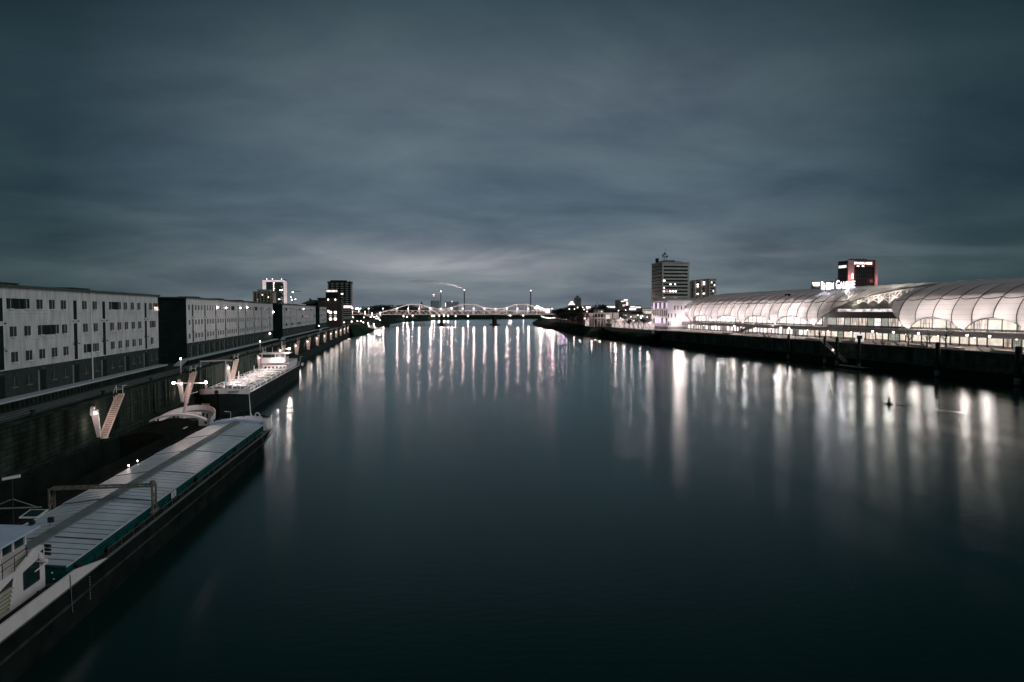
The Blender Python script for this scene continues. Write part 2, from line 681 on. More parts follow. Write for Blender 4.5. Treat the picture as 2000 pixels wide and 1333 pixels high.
stair0 = make_quay_stair()
lamp0 = make_quay_lamp()
post0 = None
for i in range(14):
    y = 106.3 + 38.65 * i
    s = stair0 if i == 0 else dup(stair0, (QX, y, 3.9))
    l = lamp0 if i == 0 else dup(lamp0, (QX, y - 2.1, 3.9))
    w = 'nearest' if i == 0 else ORD[i + 1]
    s['label'] = ('lit wooden stair down the quay wall, the one nearest the viewer' if i == 0 else
                  'lit stair down the left quay wall, %s counting from the nearest' % w)
    l['label'] = ('hooded wall lamp beside the nearest lit stair of the quay' if i == 0 else
                  'hooded lamp beside the %s lit stair along the left quay' % w)
for i, y in enumerate((145.8, 226.5)):
    t = thing('marker_pole', ['thin white pole above the second lit stair on the quay', 'thin white pole above the fourth lit stair on the quay'][i],
              'pole', (QX - .3, y, 9.55), 0, 'white marker poles on the quay edge')
    b = MB()
    b.tube((0, 0, 0), (0, 0, 2.8), .07)
    b.build('pole', white_paint, t)
    b = MB()
    b.lathe([(.05, 2.8), (.12, 2.86), (.12, 3.15), (.05, 3.2)], 0, 0, 8)
    b.build('lantern', LAMPM, t)
# ---- bollards on the coping
bol = None
for i, y in enumerate(range(70, 330, 20)):
    if bol is None:
        b = MB()
        b.lathe([(.30, 0), (.22, .1), (.20, .45), (.34, .5), (.34, .62), (.1, .68)], 0, 0, 10)
        bol = b.build('bollard', STEEL)
        bol.location = (QX - .7, y, 9.58)
        tag(bol, 'dark', 'bollard', 'bollards on the left quay edge')
        o = bol
    else:
        o = dup(bol, (QX - .7, y, 9.58))
    o['label'] = 'dark iron mooring bollard on the left quay edge, %s from the near end' % ORD[i + 1]

# ================================================================== WAREHOUSES
def plaster_mat(name, col):
    m = mat(name, col, .85, .26, .9, stretch=(1, 1, .30), bump=.05, detail=9)
    return m


WH = plaster_mat('grey_plaster', (.41, .42, .425))
WHF = mat('frame_plaster', (.52, .53, .53), .8, .06, 1)
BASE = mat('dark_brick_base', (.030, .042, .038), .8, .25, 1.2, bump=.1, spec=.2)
DKG = mat('dark_green_gable', (.009, .022, .019), .8, .3, .3, spec=.08)
DOORM = mat('dark_door', (.008, .018, .016), .6, .2, 1, spec=.15)
WINM = mat('window_glass', (.008, .016, .016), .3, .2, .5, spec=.25)
SILLD = mat('dim_sill', (.12, .13, .125), .8, .1, 1, spec=.2)
SILL = mat('pale_sill', (.55, .56, .55), .7, .1, 1)
ROOFM = mat('roof_felt', (.03, .045, .042), .8, .2, .3)
PLAT = mat('platform_concrete', (.30, .34, .37), .7, .12, .4)


def seams(b, x, y0, y1, z0, z1):
    """joint lines of the facade panels, cut as thin recessed strips would look: 2 cm proud dark beads"""
    y = y0 + 4.2
    while y < y1 - 1:
        b.box(x, x + .012, y, y + .03, z0, z1)
        y += 8.4
    for z in (18.05, 21.7):
        b.box(x, x + .011, y0, y1, z, z + .03)


def warehouse(y0, y1, label, wins, doors, bands, gwins, gdoors, plat, pipe=None, fx=-50.3, extra=None):
    """wins: (y,z) small windows; doors: (y, z0); bands: (y0,y1,z); all on the river face"""
    depth = 26
    t = thing('warehouse', label, 'warehouse', (fx, y0, 9.5), 0, 'warehouses along the left quay')
    off = t.location
    b = MB()
    b.box(fx - depth, fx, y0, y1, 14.3, 25.2)
    b.build('wall', WH, t, off)
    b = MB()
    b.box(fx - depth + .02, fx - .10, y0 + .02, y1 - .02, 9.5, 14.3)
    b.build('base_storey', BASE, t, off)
    b = MB()
    b.box(fx - depth, fx, y0 - .12, y0 - .003, 9.5, 25.2)
    b.build('gable', DKG, t, off)
    b = MB()
    b.box(fx - depth - .3, fx + .35, y0 - .5, y1 + .5, 25.2, 25.55)
    r = b.build('roof', ROOFM, t, off)
    for k in range(3):
        b = MB()
        yy = y0 + (y1 - y0) * (.3 + .25 * k)
        b.box(fx - 12, fx - 8, yy, yy + 7, 25.55, 26.3)
        b.box(fx - 12.2, fx - 7.8, yy - .2, yy + 7.2, 26.3, 26.4)
        b.build('roof_box', ROOFM, r, off)
    b = MB()
    seams(b, fx, y0, y1, 14.35, 25.15)
    b.build('panel_joints', mat('joint_dark', (.20, .21, .21), .9), t, off)
    wins = wins[:98]
    for (y, z, w, h) in wins:
        b = MB()
        b.box(fx - .02, fx + .015, y - w / 2, y + w / 2, z - h / 2, z + h / 2)
        o = b.build('window', WINM, t, off)
        s = MB()
        s.box(fx + .015, fx + .03, y + .05, y + .09, z - h / 2, z + h / 2)
        s.build('frame', SILL, o, off)
        s = MB()
        s.box(fx + .0, fx + .22, y - w * .42, y + w * .42, z - h / 2 - .14, z - h / 2 - .003)
        s.build('sill', SILL, o, off)
    for (a, c, z, h) in bands:
        b = MB()
        b.box(fx - .03, fx + .008, a, c, z - h / 2, z + h / 2)
        b.build('window_band', DOORM, t, off)
    for (y, z, h) in doors:
        b = MB()
        b.box(fx - .03, fx + .03, y - .62, y + .62, z, z + h)
        d = b.build('loading_door', DOORM, t, off)
        b = MB()
        b.box(fx + .001, fx + .05, y - .85, y - .623, z - .12, z + h + .1)
        b.box(fx + .001, fx + .05, y + .623, y + .85, z - .12, z + h + .1)
        b.build('door_frame', WHF, d, off)
        b = MB()
        b.box(fx + .05, fx + .25, y - 1.0, y - .86, z - .35, z - .2)
        b.box(fx + .05, fx + .25, y + .86, y + 1.0, z - .35, z - .2)
        b.build('bracket', STEEL, d, off)
    for (y, z, w, h) in gwins:
        b = MB()
        b.box(fx - .12, fx - .085, y - w / 2, y + w / 2, z - h / 2, z + h / 2)
        o = b.build('ground_window', WINM, t, off)
        s = MB()
        s.box(fx - .085, fx - .05, y - .06, y + .06, z - h / 2, z + h / 2)
        s.box(fx - .10, fx + .08, y - w / 2 - .1, y + w / 2 + .1, z - h / 2 - .16, z - h / 2 - .003)
        s.build('sill', SILLD, o, off)
    for y in gdoors:
        b = MB()
        b.box(fx - .13, fx - .07, y - .95, y + .95, 10.72, 13.6)
        d = b.build('ground_door', DOORM, t, off)
        b = MB()
        b.box(fx - .10, fx - .03, y - 1.35, y - .96, 10.72, 13.6)
        b.build('door_frame', mat('grey_jamb', (.13, .13, .13), .7), d, off)
        b = MB()
        b.lathe([(.06, 13.75), (.12, 13.8), (.12, 13.95), (.05, 14.0)], fx - .02, y, 8)
        b.build('door_lamp', SILLD, d, off)
    if pipe:
        b = MB()
        b.tube((fx + .1, pipe, 9.6), (fx + .1, pipe, 25.15), .12)
        b.build('downpipe', WHF, t, off)
    # loading platform with scalloped supports
    p0, p1 = plat
    b = MB()
    b.box(fx, fx + 1.9, p0, p1, 10.50, 10.72)
    b.poly([(fx, 10.5), (fx + 1.9, 10.5), (fx + 1.9, 10.72), (fx, 10.72)], 'y', p1, p1 + .01)
    b.face([(fx, p0 - 5.5, 9.6), (fx + 1.9, p0 - 5.5, 9.6), (fx + 1.9, p0 - .003, 10.72), (fx, p0 - .003, 10.72)])
    b.build('loading_platform', PLAT, t, off)
    b = MB()
    b.box(fx + .2, fx + .9, p0 + .3, p1 - .1, 9.52, 10.497)
    y = p0 + .4
    comb = []
    while y < p1 - 1.3:
        comb += [(y, 9.52), (y + .35, 9.52), (y + .35, 10.30), (y + 1.15, 10.30)]
        y += 1.15
    comb = [(p0 + .4, 10.497)] + comb + [(y, 10.497)]
    b.poly(comb, 'x', fx + .903, fx + 1.8)
    b.build('platform_support', CONCD, t, off)
    return t


FX = -50.3
zr = [23.05, 19.35, 15.95]
row1 = [78.5, 102.5, 125, 166, 186, 246, 259.5, 272, 295]
row2 = [25.5, 53.5, 126, 166.8, 186.8, 218.8, 233, 247, 260.5, 273]
row3 = [26.8, 55, 81, 105, 127.5, 187.8, 219.5, 234, 248, 261, 273.5, 296.5]
wy = lambda px, py=640: onx(px, py, FX)[0]
wins = []
bands = []
for z, row, bd in ((zr[0], row1, [(14, 59), (214, 237), (300, 311)]), (zr[1], row2, [(74, 115), (293, 304)]), (zr[2], row3, [(162.5, 183)])):
    for px in row:
        wins.append((wy(px), z, 1.65, 1.35))
    for a, c in bd:
        ya, yc = wy(a), wy(c)
        bands.append((ya, yc, z, 1.4))
        for q in ((ya + .9), (yc - .9)):
            wins.append((q, z, 1.1, 1.3))
doors = [(wy(px), z0, 3.0) for px in (0.5, 147, 203, 284.5) for z0 in (20.75, 17.15, 13.0 + .75)]
doors = [(y, z if z > 14.4 else 14.45, 3.0 if z > 14.4 else 2.7) for y, z, _ in doors]
for k in range(6):
    wins.append((62 + 4.1 * k, zr[k % 3], 1.25, 1.35))
gw = [(wy(px, 720), 12.6, 1.2, 1.3) for px in (28.8, 57, 106.5, 129, 169, 188.5, 220.5, 235, 261.5, 274, 297, 307)]
gd = [wy(px, 720) for px in (2, 84.5, 150.5, 205.5, 250, 286.5)]
w1 = warehouse(56, 156.6, 'nearest grey warehouse at the left edge, dark ground storey and loading platform', wins, doors, bands, gw, gd, (56, 156), pipe=wy(177.5))
# a lit window at the far corner
b = MB()
yy = wy(305)
b.box(FX + .062, FX + .09, yy - 1.2, yy + 1.2, 22.2, 23.0)
b.build('lit_window', lit('corner_glow', (1, .74, .68), 1.6, .7, 2.5), w1, w1.location)


def regular(y0, y1, seed, step=2.75):
    rr = random.Random(seed)
    wins, bands, doors = [], [], []
    ncol = int((y1 - y0 - 3) / step)
    dcols = set()
    k = 1
    while k < ncol:
        dcols.add(k)
        k += rr.choice((4, 6, 5))
    for r_, z in enumerate(zr):
        c = 0
        while c < ncol:
            y = y0 + 2.4 + c * step
            if c in dcols:
                doors.append((y, (20.75, 17.15, 14.45)[r_], 3.0 if r_ < 2 else 2.8))
            elif rr.random() < .07 and c + 1 not in dcols and c + 1 < ncol:
                bands.append((y - .7, y + step + .7, z, 1.3))
                c += 1
            else:
                wins.append((y, z, 1.4, 1.25))
            c += 1
    gwins, gdoors = [], []
    for c in range(ncol):
        y = y0 + 2.4 + c * step
        if c in dcols or (c + 2) in dcols:
            gdoors.append(y)
        elif rr.random() < .55:
            gwins.append((y, 12.6, 1.0, 1.2))
    return wins, doors, bands, gwins, gdoors


a = regular(176.5, 293.5, 2)
w2 = warehouse(176.5, 293.5, 'second grey warehouse from the left, dark green gable end, wall lamps under the roof', *a, plat=(171, 296))
a = regular(318, 444, 5, 3.4)
w3 = warehouse(318, 444, 'third grey warehouse along the quay, smaller in the distance', *a, plat=(316, 446))
a = regular(467, 512, 7, 3.4)
w4 = warehouse(467, 512, 'short fourth grey warehouse at the far end of the row', *a, plat=(465, 513))
# wall lamps (the lit ones in the photo)
for i, (w, px, py, s) in enumerate(((w2, 423, 601, 1), (w2, 440, 602, 1), (w2, 468, 602, 1), (w2, 481.5, 601, 1), (w2, 532.5, 610, 1.6), (w3, 592, 604, 1), (w2, 526, 652, 1.4), (w3, 622, 637, 1.6))):
    y, z = onx(px, py, FX)
    b = MB()
    b.lathe([(.05, -.2 * s), (.2 * s, -.1 * s), (.2 * s, .15 * s), (.05, .25 * s)], .25, 0, 8)
    b.box(0, .2, -.05, .05, -.05, .05)
    o = b.build('wall_lamp', LAMPM, w)
    o.location = Vector((FX, y, z)) - w.location
    plight(w, Vector((FX + .8, y, z)) - w.location, 22 * s, WARM, .1)
# small bracket platforms on the gable of warehouse two
for k, z in enumerate((12.6, 16.4, 20.0, 23.4)):
    b = MB()
    b.box(FX - 3.4 + 3.45, FX + 1.0, 158.2, 159.2, z, z + .05)
    b.box(FX + .5, FX + .55, 158.6, 158.65, z, z + .9)
    b.box(FX - .3, FX + .06, 156.63, 159.2, z - .05, z)
    b.build('gable_balcony', STEEL, w1, w1.location)
# ================================================================== BARGES
HULL = mat('hull_black', (.010, .014, .013), .8, .4, .5, bump=.05, spec=.04)
HULLR = mat('hull_rust', (.06, .035, .028), .8, .6, .8)
GREEN = mat('coaming_green', (.005, .048, .046), .6, .3, .8, spec=.2)
HATCH = mat('hatch_aluminium', (.62, .68, .74), .36, .22, .35, metal=.30, bump=.03, stretch=(1, .3, 1), detail=7)
GROOVE = mat('hatch_groove', (.03, .04, .045), .8, .2, 1, spec=.1)
WALK = mat('walkway_grey', (.13, .16, .16), .7, .2, 1)
SHIPW = mat('ship_white', (.62, .56, .56), .5, .10, .8)
SHIPB = mat('ship_pale_blue', (.42, .48, .62), .5, .12, .8)
DECKD = mat('deck_dark_red', (.030, .022, .022), .8, .3, .8, spec=.1)
GLASSD = mat('cabin_glass', (.01, .03, .028), .1, .2, .5)
BLACK = mat('black_rubber', (.01, .012, .012), .8, .2, 1)
PIPEW = mat('pipe_white', (.82, .78, .76), .4, .12, 1.5)


def hull_rings(y0, y1, hb, zg, bow_l, stern_l, sheer=1.1, zb=-1.0, flip=False, blunt=.55, keel=.78):
    """cross-sections from stern to bow; returns rings (outer shell, open deck on top)"""
    rings = []
    L = y1 - y0
    ys = []
    n = 9
    for k in range(n):
        ys.append(y0 + stern_l * (1 - math.cos(math.pi / 2 * k / (n - 1))))
    ys += [y0 + stern_l + (L - stern_l - bow_l) * q for q in (.33, .66)]
    for k in range(12):
        ys.append(y1 - bow_l + bow_l * math.sin(math.pi / 2 * k / 11))
    for y in ys:
        if y < y0 + stern_l:
            u = (y0 + stern_l - y) / stern_l
            w = hb * max(.02, (1 - u ** 2.6)) ** .5
            wl = w * (1 - .25 * u)
            z = zg + .25 * u
        elif y > y1 - bow_l:
            u = (y - (y1 - bow_l)) / bow_l
            w = hb * max(.0008, (1 - u ** (2 / blunt))) ** .5
            wl = hb * max(.0, (1 - (u * 1.12) ** 2.0)) ** .5 if u * 1.12 < 1 else 0.0
            wl = min(wl, w) * keel + .01
            z = zg + sheer * u ** 1.5
        else:
            w = wl = hb
            z = zg
        yl = y if y < y1 - bow_l * .25 else y - (y - (y1 - bow_l * .25)) * .55
        rings.append([(-w, y, z), (-w, y, z - .5), (-(w * .55 + wl * .45), y * .5 + yl * .5, z * .45), (-wl, yl, -.02), (-wl * .95, yl, zb),
                      (wl * .95, yl, zb), (wl, yl, -.02), ((w * .55 + wl * .45), y * .5 + yl * .5, z * .45), (w, y, z - .5), (w, y, z)])
    return rings, ys


def deck_from(rings, dz=-.12, ya=None, yb=None):
    b = MB()
    L_ = []
    R_ = []
    for r in rings:
        y = r[0][1]
        if (ya is not None and y < ya) or (yb is not None and y > yb):
            continue
        L_.append((r[0][0] * .985, y, r[0][2] + dz))
        R_.append((r[-1][0] * .985, y, r[0][2] + dz))
    b.loft([L_, R_], closed=False)
    return b


def edge_wall(rings, h, ya, yb, sides=(0, -1), t=.12, taper=None, off=.0, zoff=0.0):
    """bulwark strip that follows the gunwale"""
    b = MB()
    for sd in sides:
        pts = [r[sd] for r in rings if ya <= r[sd][1] <= yb]
        # add exact end points
        full = [r[sd] for r in rings]

        def interp(y):
            for p, q in zip(full, full[1:]):
                if min(p[1], q[1]) <= y <= max(p[1], q[1]) and abs(q[1] - p[1]) > 1e-6:
                    u = (y - p[1]) / (q[1] - p[1])
                    return tuple(p[i] + (q[i] - p[i]) * u for i in range(3))
            return full[0] if y <= full[0][1] else full[-1]
        pts = [interp(ya)] + [p for p in pts if ya < p[1] < yb] + [interp(yb)]
        sec = []
        for p in pts:
            hh = h
            if taper and p[1] > yb - taper:
                hh = max(.02, h * (yb - p[1]) / taper)
            s = 1 if p[0] > 0 else -1
            xo = p[0] + s * off
            xi = xo - s * t
            z0 = p[2] + zoff
            sec.append([(xo, p[1], z0 - .05), (xo + s * .04, p[1], z0 + hh), (xi, p[1], z0 + hh), (xi, p[1], z0 - .05)])
        b.loft(sec)
    return b


# ------------------------------------------------------------------ near barge with the closed hatch
A = thing('hatch_barge', 'long near barge with closed ribbed pale blue hatch covers and white wheelhouse', 'barge', (-27.15, 56, 0), -0.034)
ringsA, _ = hull_rings(-38, 66, 4.95, 3.0, 12, 5, sheer=.9, blunt=.62)
MB().loft(ringsA, closed=False).build('hull', HULL, A, smooth=False)
deck_from(ringsA).build('deck', DECKD, A)
b = edge_wall(ringsA, .05, -36, 63, t=.22, off=.06, zoff=-.02)
b.build('rubbing_strake', mat('strake_grey', (.13, .15, .14), .6, .2, 2), A)
b = edge_wall(ringsA, .95, -37, .6, taper=3.6, t=.10, off=.02)
b.build('bulwark', SHIPW, A)
b = MB()
for sx in (-1, 1):
    b.tube((sx * 4.9, 0.8, 3.62), (sx * 4.9, 54, 3.62), .022, n=5)
    for k in range(23):
        y = 1.0 + 2.3 * k
        b.tube((sx * 4.9, y, 2.95), (sx * 4.9, y, 3.62), .018, n=4)
b.build('side_rail', mat('rail_grey', (.10, .11, .10), .6), A)
b = edge_wall(ringsA, .10, -36, 60, t=.12, off=.07, zoff=-1.25)
b.build('lower_strake', mat('strake_dim', (.045, .05, .048), .8, .5, 1, spec=.1), A)
rr = random.Random(21)
for k in range(10):
    y = 2 + 5.4 * k + rr.random()
    b = MB()
    b.box(4.25, 4.6, y, y + .5 + rr.random() * .5, 2.88, 3.05 + rr.random() * .35)
    b.build('deck_fitting', STEEL, A)
for (x, y) in ((4.45, -3.6), (4.45, 55.2)):
    b = MB()
    for q in range(4):
        b.path([(x + (.34 - .02 * q) * math.cos(a), y + (.34 - .02 * q) * math.sin(a), 2.93 + .06 * q) for a in [2 * math.pi * j / 12 for j in range(13)]], .035, 5)
    b.build('rope_coil', mat('rope', (.12, .11, .10), .9), A)
# coaming
b = MB()
for sx in (-1, 1):
    x0, x1 = sorted((sx * 3.85, sx * 4.0))
    b.box(x0, x1, -3.6, 57.5, 2.85, 3.92)
    x0, x1 = sorted((sx * 4.003, sx * 4.16))
    b.box(x0, x1, -3.6, 57.5, 3.42, 3.50)
    for k in range(32):
        y = -3.3 + 1.96 * k
        b.box(x0, x1 - .03 if sx > 0 else x1, y, y + .08, 2.85, 3.42)
b.box(-3.85, 3.85, -3.75, -3.6, 2.85, 3.95)
b.box(-3.85, 3.85, 57.35, 57.5, 2.85, 3.95)
co = b.build('coaming', GREEN, A)
b = MB()
for x, z in ((1.2, 3.55), (3.2, 3.6), (1.5, 3.15), (3.3, 3.15)):
    b.lathe([(.02, z - .06), (.07, z), (.02, z + .06)], x, -3.8, 6)
b.build('coaming_fittings', SHIPW, co)
# ribbed hatch covers: eleven sections, each with five ribs
ns = 11
sl = (57.4 + 3.8) / ns
for i in range(ns):
    ya = -3.8 + i * sl
    lift = .06 * (i % 2)
    b = MB()
    nr = 5
    for k in range(nr):
        a0 = ya + sl * k / nr
        a1 = ya + sl * (k + 1) / nr
        for (ya_, yb_, dz_) in ((a0 + .0, a0 + .20, -.035), (a0 + .20, a1, 0.0)):
            for (xa, za, xb, zb_) in ((-4.12, 4.02, -.45, 4.42), (.55, 4.42, 4.12, 4.02)):
                p = [(xa, ya_, za + dz_ + lift), (xb, ya_, zb_ + dz_ + lift), (xb, yb_, zb_ + dz_ + lift), (xa, yb_, za + dz_ + lift)]
                q = [(x, y, z - .10) for x, y, z in p]
                b.loft([p, q], mi=1 if dz_ < 0 else 0)
    for sx in (-1, 1):
        x0, x1 = sorted((sx * 4.125, sx * 4.17))
        b.box(x0, x1, ya + .02, ya + sl - .02, 3.93, 4.04 + lift)
    b.build('hatch_cover', [HATCH, GROOVE], A)
b = MB()
b.box(-.52, .62, -3.7, 57.5, 4.42, 4.60)
b.build('centre_walkway', WALK, A)
# hatch gantry crane
OXR = mat('gantry_rusty', (.13, .11, .09), .8, .4, 3)
b = MB()
gy = 11.6
for yy in (gy - .45, gy + .45):
    b.bar((-4.45, yy, 5.9), (4.45, yy, 5.9), .10, .16)
for k in range(14):
    x = -4.4 + 8.8 * k / 13
    b.bar((x, gy - .45, 5.92), (x, gy + .45, 5.92), .06, .06)
b.box(-4.5, 4.5, gy - .2, gy + .2, 5.80, 5.84)
g = b.build('hatch_gantry', OXR, A)
for sx in (-1, 1):
    b = MB()
    for yy in (gy - .45, gy + .45):
        b.bar((sx * 4.4, yy, 3.5), (sx * 4.4, yy, 5.98), .14, .14)
    b.bar((sx * 4.4, gy - .4, 3.6), (sx * 4.4, gy + .4, 5.8), .05, .05)
    b.bar((sx * 4.4, gy + .4, 3.6), (sx * 4.4, gy - .4, 5.8), .05, .05)
    b.box(sx * 4.4 - .14, sx * 4.4 + .14, gy - .8, gy + .8, 3.42, 3.60)
    b.build('gantry_leg', OXR, g)
b = MB()
b.lathe([(.1, 5.98), (.24, 6.0), (.24, 6.3), (.1, 6.34)], 4.3, gy, 10)
b.build('winch', OXR, g)
# fore deck
b = MB()
b.loft([[(-4.1, 57.6, 3.6), (-4.1, 57.6, 4.5), (0, 57.6, 4.95), (4.1, 57.6, 4.5), (4.1, 57.6, 3.6)],
        [(-3.5, 61.5, 3.6), (-3.5, 61.5, 4.35), (0, 61.5, 4.7), (3.5, 61.5, 4.35), (3.5, 61.5, 3.6)],
        [(-1.8, 64.3, 3.6), (-1.8, 64.3, 4.15), (0, 64.3, 4.35), (1.8, 64.3, 4.15), (1.8, 64.3, 3.6)]])
b.build('fore_deck', SHIPB, A)
b = edge_wall(ringsA, .30, 57, 66, t=.1, off=0)
b.build('bow_bulwark', SHIPW, A)
b = MB()
b.box(4.15, 4.6, 57.2, 60.6, 3.0, 4.6)
b.build('bow_locker', SHIPW, A)
b = MB()
b.tube((1.0, 63.4, 4.2), (.75, 63.4, 5.0), .17, .12)
b.tube((.75, 63.4, 5.0), (.45, 63.6, 9.7), .09, .05)
b.build('bow_mast', SHIPW, A)
b = MB()
b.path([(1.9 + .42 * math.cos(math.pi * q / 10), 63.2, 4.35 + .75 * math.sin(math.pi * q / 10)) for q in range(-2, 13)], .09, 8)
b.build('hawse_ring', SHIPW, A)
b = MB()
b.path([(-2.6, 64, 4.0), (-2.6, 64, 5.2), (-3.6, 64, 5.3)], .05)
b.build('vent_pipe', SHIPW, A)
b = MB()
for (x, y) in ((-3.2, 60), (-2.2, 63.3), (-.6, 64.6), (3.0, 62.5), (-3.6, 58.4)):
    b.lathe([(.14, 4.1), (.14, 4.65), (.22, 4.68), (.22, 4.8)], x, y, 8)
b.build('bow_bollards', STEEL, A)
b = MB()
for k in range(5):
    b.box(3.55 - .25 * k, 4.3 - .25 * k, 61.6 + .5 * k, 61.75 + .5 * k, 4.4, 4.48)
b.build('bow_steps', STEEL, A)
# side plate with a number and draught marks
b = MB()
b.box(4.17, 4.2, 16.6, 17.9, 3.25, 3.85)
pl = b.build('side_sign', SHIPW, A)
b = MB()
for k in range(3):
    b.box(4.2, 4.21, 16.8, 17.7, 3.36 + .16 * k, 3.42 + .16 * k)
b.build('sign_marking', STEEL, pl)
for (yy) in (-2.3, 53.0):
    b = MB()
    for k in range(9):
        b.box(4.94, 5.0, yy - .03, yy + .05, 1.0 + .2 * k, 1.07 + .2 * k)
    b.build('draught_marks', mat('mark_grey', (.25, .24, .24), .8), A)
b = MB()
b.path([(4.8, -5.2, 3.95), (5.05, -5.2, 3.9), (5.06, -5.1, 2.0), (5.05, -5.0, 1.2)], .03, 5)
b.build('mooring_rope', mat('rope', (.12, .11, .10), .9), A)
for (x, y) in ((4.3, -6.2), (4.3, -7.3), (4.3, -2.4), (-4.3, -7), (4.4, 24), (4.4, 40)):
    b = MB()
    b.lathe([(.26, 2.88), (.22, 2.95), (.22, 3.55), (.30, 3.6), (.30, 3.68), (.05, 3.7)], x, y, 10)
    b.build('bollard', BLACK, A)
_before = set(A.children)
# aft accommodation and wheelhouse
dh = MB()
hx = 3.05
side = [(-6.2, 2.9), (-6.2, 5.75), (-6.6, 5.98), (-7.4, 5.98), (-9.6, 5.25), (-36, 5.25), (-36, 2.9)]
dh.poly([(y, z) for y, z in side], 'x', hx - .12, hx)
dh.poly([(y, z) for y, z in side], 'x', -hx, -hx + .12)
dh.box(-hx + .12, hx - .12, -6.32, -6.2, 2.9, 5.5)
dh.box(-hx + .12, hx - .12, -36, -6.33, 5.0, 5.1)
dh.box(-hx + .12, hx - .12, -36, -35.9, 2.9, 5.0)
dhw = dh.build('deckhouse', SHIPW, A)
b = MB()
b.poly([(-8.75, 3.75), (-7.05, 3.75), (-7.05, 4.95), (-7.3, 5.1), (-8.55, 4.85), (-8.75, 4.65)], 'x', hx + .002, hx + .03)
wd = b.build('window', GLASSD, dhw)
b = MB()
for p, q in (((-8.8, 3.7), (-7.0, 3.7)), ((-7.0, 3.7), (-7.0, 5.1)), ((-7.0, 5.1), (-8.75, 4.85)), ((-8.8, 4.85), (-8.8, 3.7))):
    b.bar((hx + .04, p[0], p[1]), (hx + .04, q[0], q[1]), .06, .06)
b.build('window_frame', BLACK, dhw)
b = MB()
b.poly([(-6.75, 5.2), (-6.4, 5.25), (-6.4, 5.6), (-6.75, 5.5)], 'x', hx + .002, hx + .03)
b.build('small_window', GLASSD, dhw)
b = MB()
b.poly([(-12.4, 3.0), (-10.5, 3.0), (-9.9, 4.95), (-12.4, 4.35)], 'x', hx + .002, hx + .02)
st = b.build('stair_opening', mat('opening_dark', (.02, .022, .02), .9), A)
for k in range(6):
    b = MB()
    b.box(hx + .021, hx + .25, -12.3 + .0 * k, -10.75 + .09 * k, 3.15 + .25 * k, 3.24 + .25 * k)
    b.build('step', mat('stair_tread', (.40, .38, .30), .7, .2, 2), st)
b = MB()
for k in range(3):
    b.tube((hx - .05, -6.0, 5.15 + .28 * k), (hx + .35, -6.15, 5.15 + .28 * k), .11)
b.build('exhaust_pipes', STEEL, A)
b = MB()
b.path([(hx, -7.3, 5.05), (hx + .9, -7.6, 5.08), (hx + .9, -9.1, 5.0)], .05)
b.lathe([(.12, 5.1), (.14, 5.15), (.14, 5.45), (.1, 5.5)], hx + .1, -6.9, 8)
b.lathe([(.18, 4.72), (.22, 4.8), (.22, 4.92), (.1, 5.0)], hx + .25, -6.7, 8)
b.build('search_light_arm', SHIPW, A)
# wheelhouse
wx = 2.35
b = MB()
b.box(-wx, wx, -13.0, -7.2, 5.1, 6.25)
wh = b.build('wheelhouse', mat('cabin_beige', (.40, .36, .33), .6, .12, 1), A)
b = MB()
b.box(-wx + .05, wx - .05, -12.95, -7.25, 6.25, 7.22)
b.build('wheelhouse_glazing', GLASSD, wh)
b = MB()
for yy in (-13.0, -11.3, -9.9, -8.6, -7.2):
    b.box(wx - .02, wx + .06, yy - .09, yy + .09, 6.2, 7.25)
    b.box(-wx - .06, -wx + .02, yy - .09, yy + .09, 6.2, 7.25)
for xx in (-1.2, 0, 1.2):
    b.box(xx - .07, xx + .07, -7.24, -7.16, 6.2, 7.25)
b.box(wx + .005, wx + .05, -10.9, -9.95, 5.2, 6.2)
b.build('mullions', SHIPW, wh)
b = MB()
b.poly([(-wx - .75, 7.22), (wx + .75, 7.22), (wx + .75, 7.34), (0, 7.55), (-wx - .75, 7.34)], 'y', -13.6, -6.7)
b.build('roof', SHIPB, wh)
b = MB()
b.path([(hx - .05, -13.5, 5.25), (hx - .05, -13.5, 6.1), (hx - .05, -8.2, 6.3), (hx - .05, -8.2, 5.3)], .03)
b.path([(hx - .05, -13.5, 5.7), (hx - .05, -8.2, 5.85)], .02)
for y in (-12.2, -10.9, -9.6):
    b.tube((hx - .05, y, 5.2), (hx - .05, y, 6.15), .025, n=5)
b.build('handrail', STEEL, wh)
b = MB()
b.loft([[(1.7, -6.6, 7.85), (2.9, -6.6, 7.80), (2.9, -5.2, 7.95), (1.7, -5.2, 8.0)], [(1.7, -6.6, 7.93), (2.9, -6.6, 7.88), (2.9, -5.2, 8.03), (1.7, -5.2, 8.08)]])
sp = b.build('solar_panel', SHIPW, wh)
b = MB()
b.face([(1.82, -6.48, 7.945), (2.78, -6.48, 7.897), (2.78, -5.32, 8.028), (1.82, -5.32, 8.075)])
b.build('panel_glass', GLASSD, sp)
b = MB()
for x, y in ((2.6, -6.7),):
    b.tube((x, y, 7.3), (x, y, 7.85), .05)
    b.box(x - .15, x + .15, y - .2, y + .1, 7.45, 7.7)
b.build('roof_fittings', STEEL, sp)
b = MB()
b.tube((3.3, -5.9, 7.0), (3.3, -5.9, 7.6), .02)
b.box(3.2, 3.55, -6.0, -5.8, 7.3, 7.65)
b.build('mirror', BLACK, wh)
for o in list(A.children):
    if o not in _before:
        o.location.y += 1.8
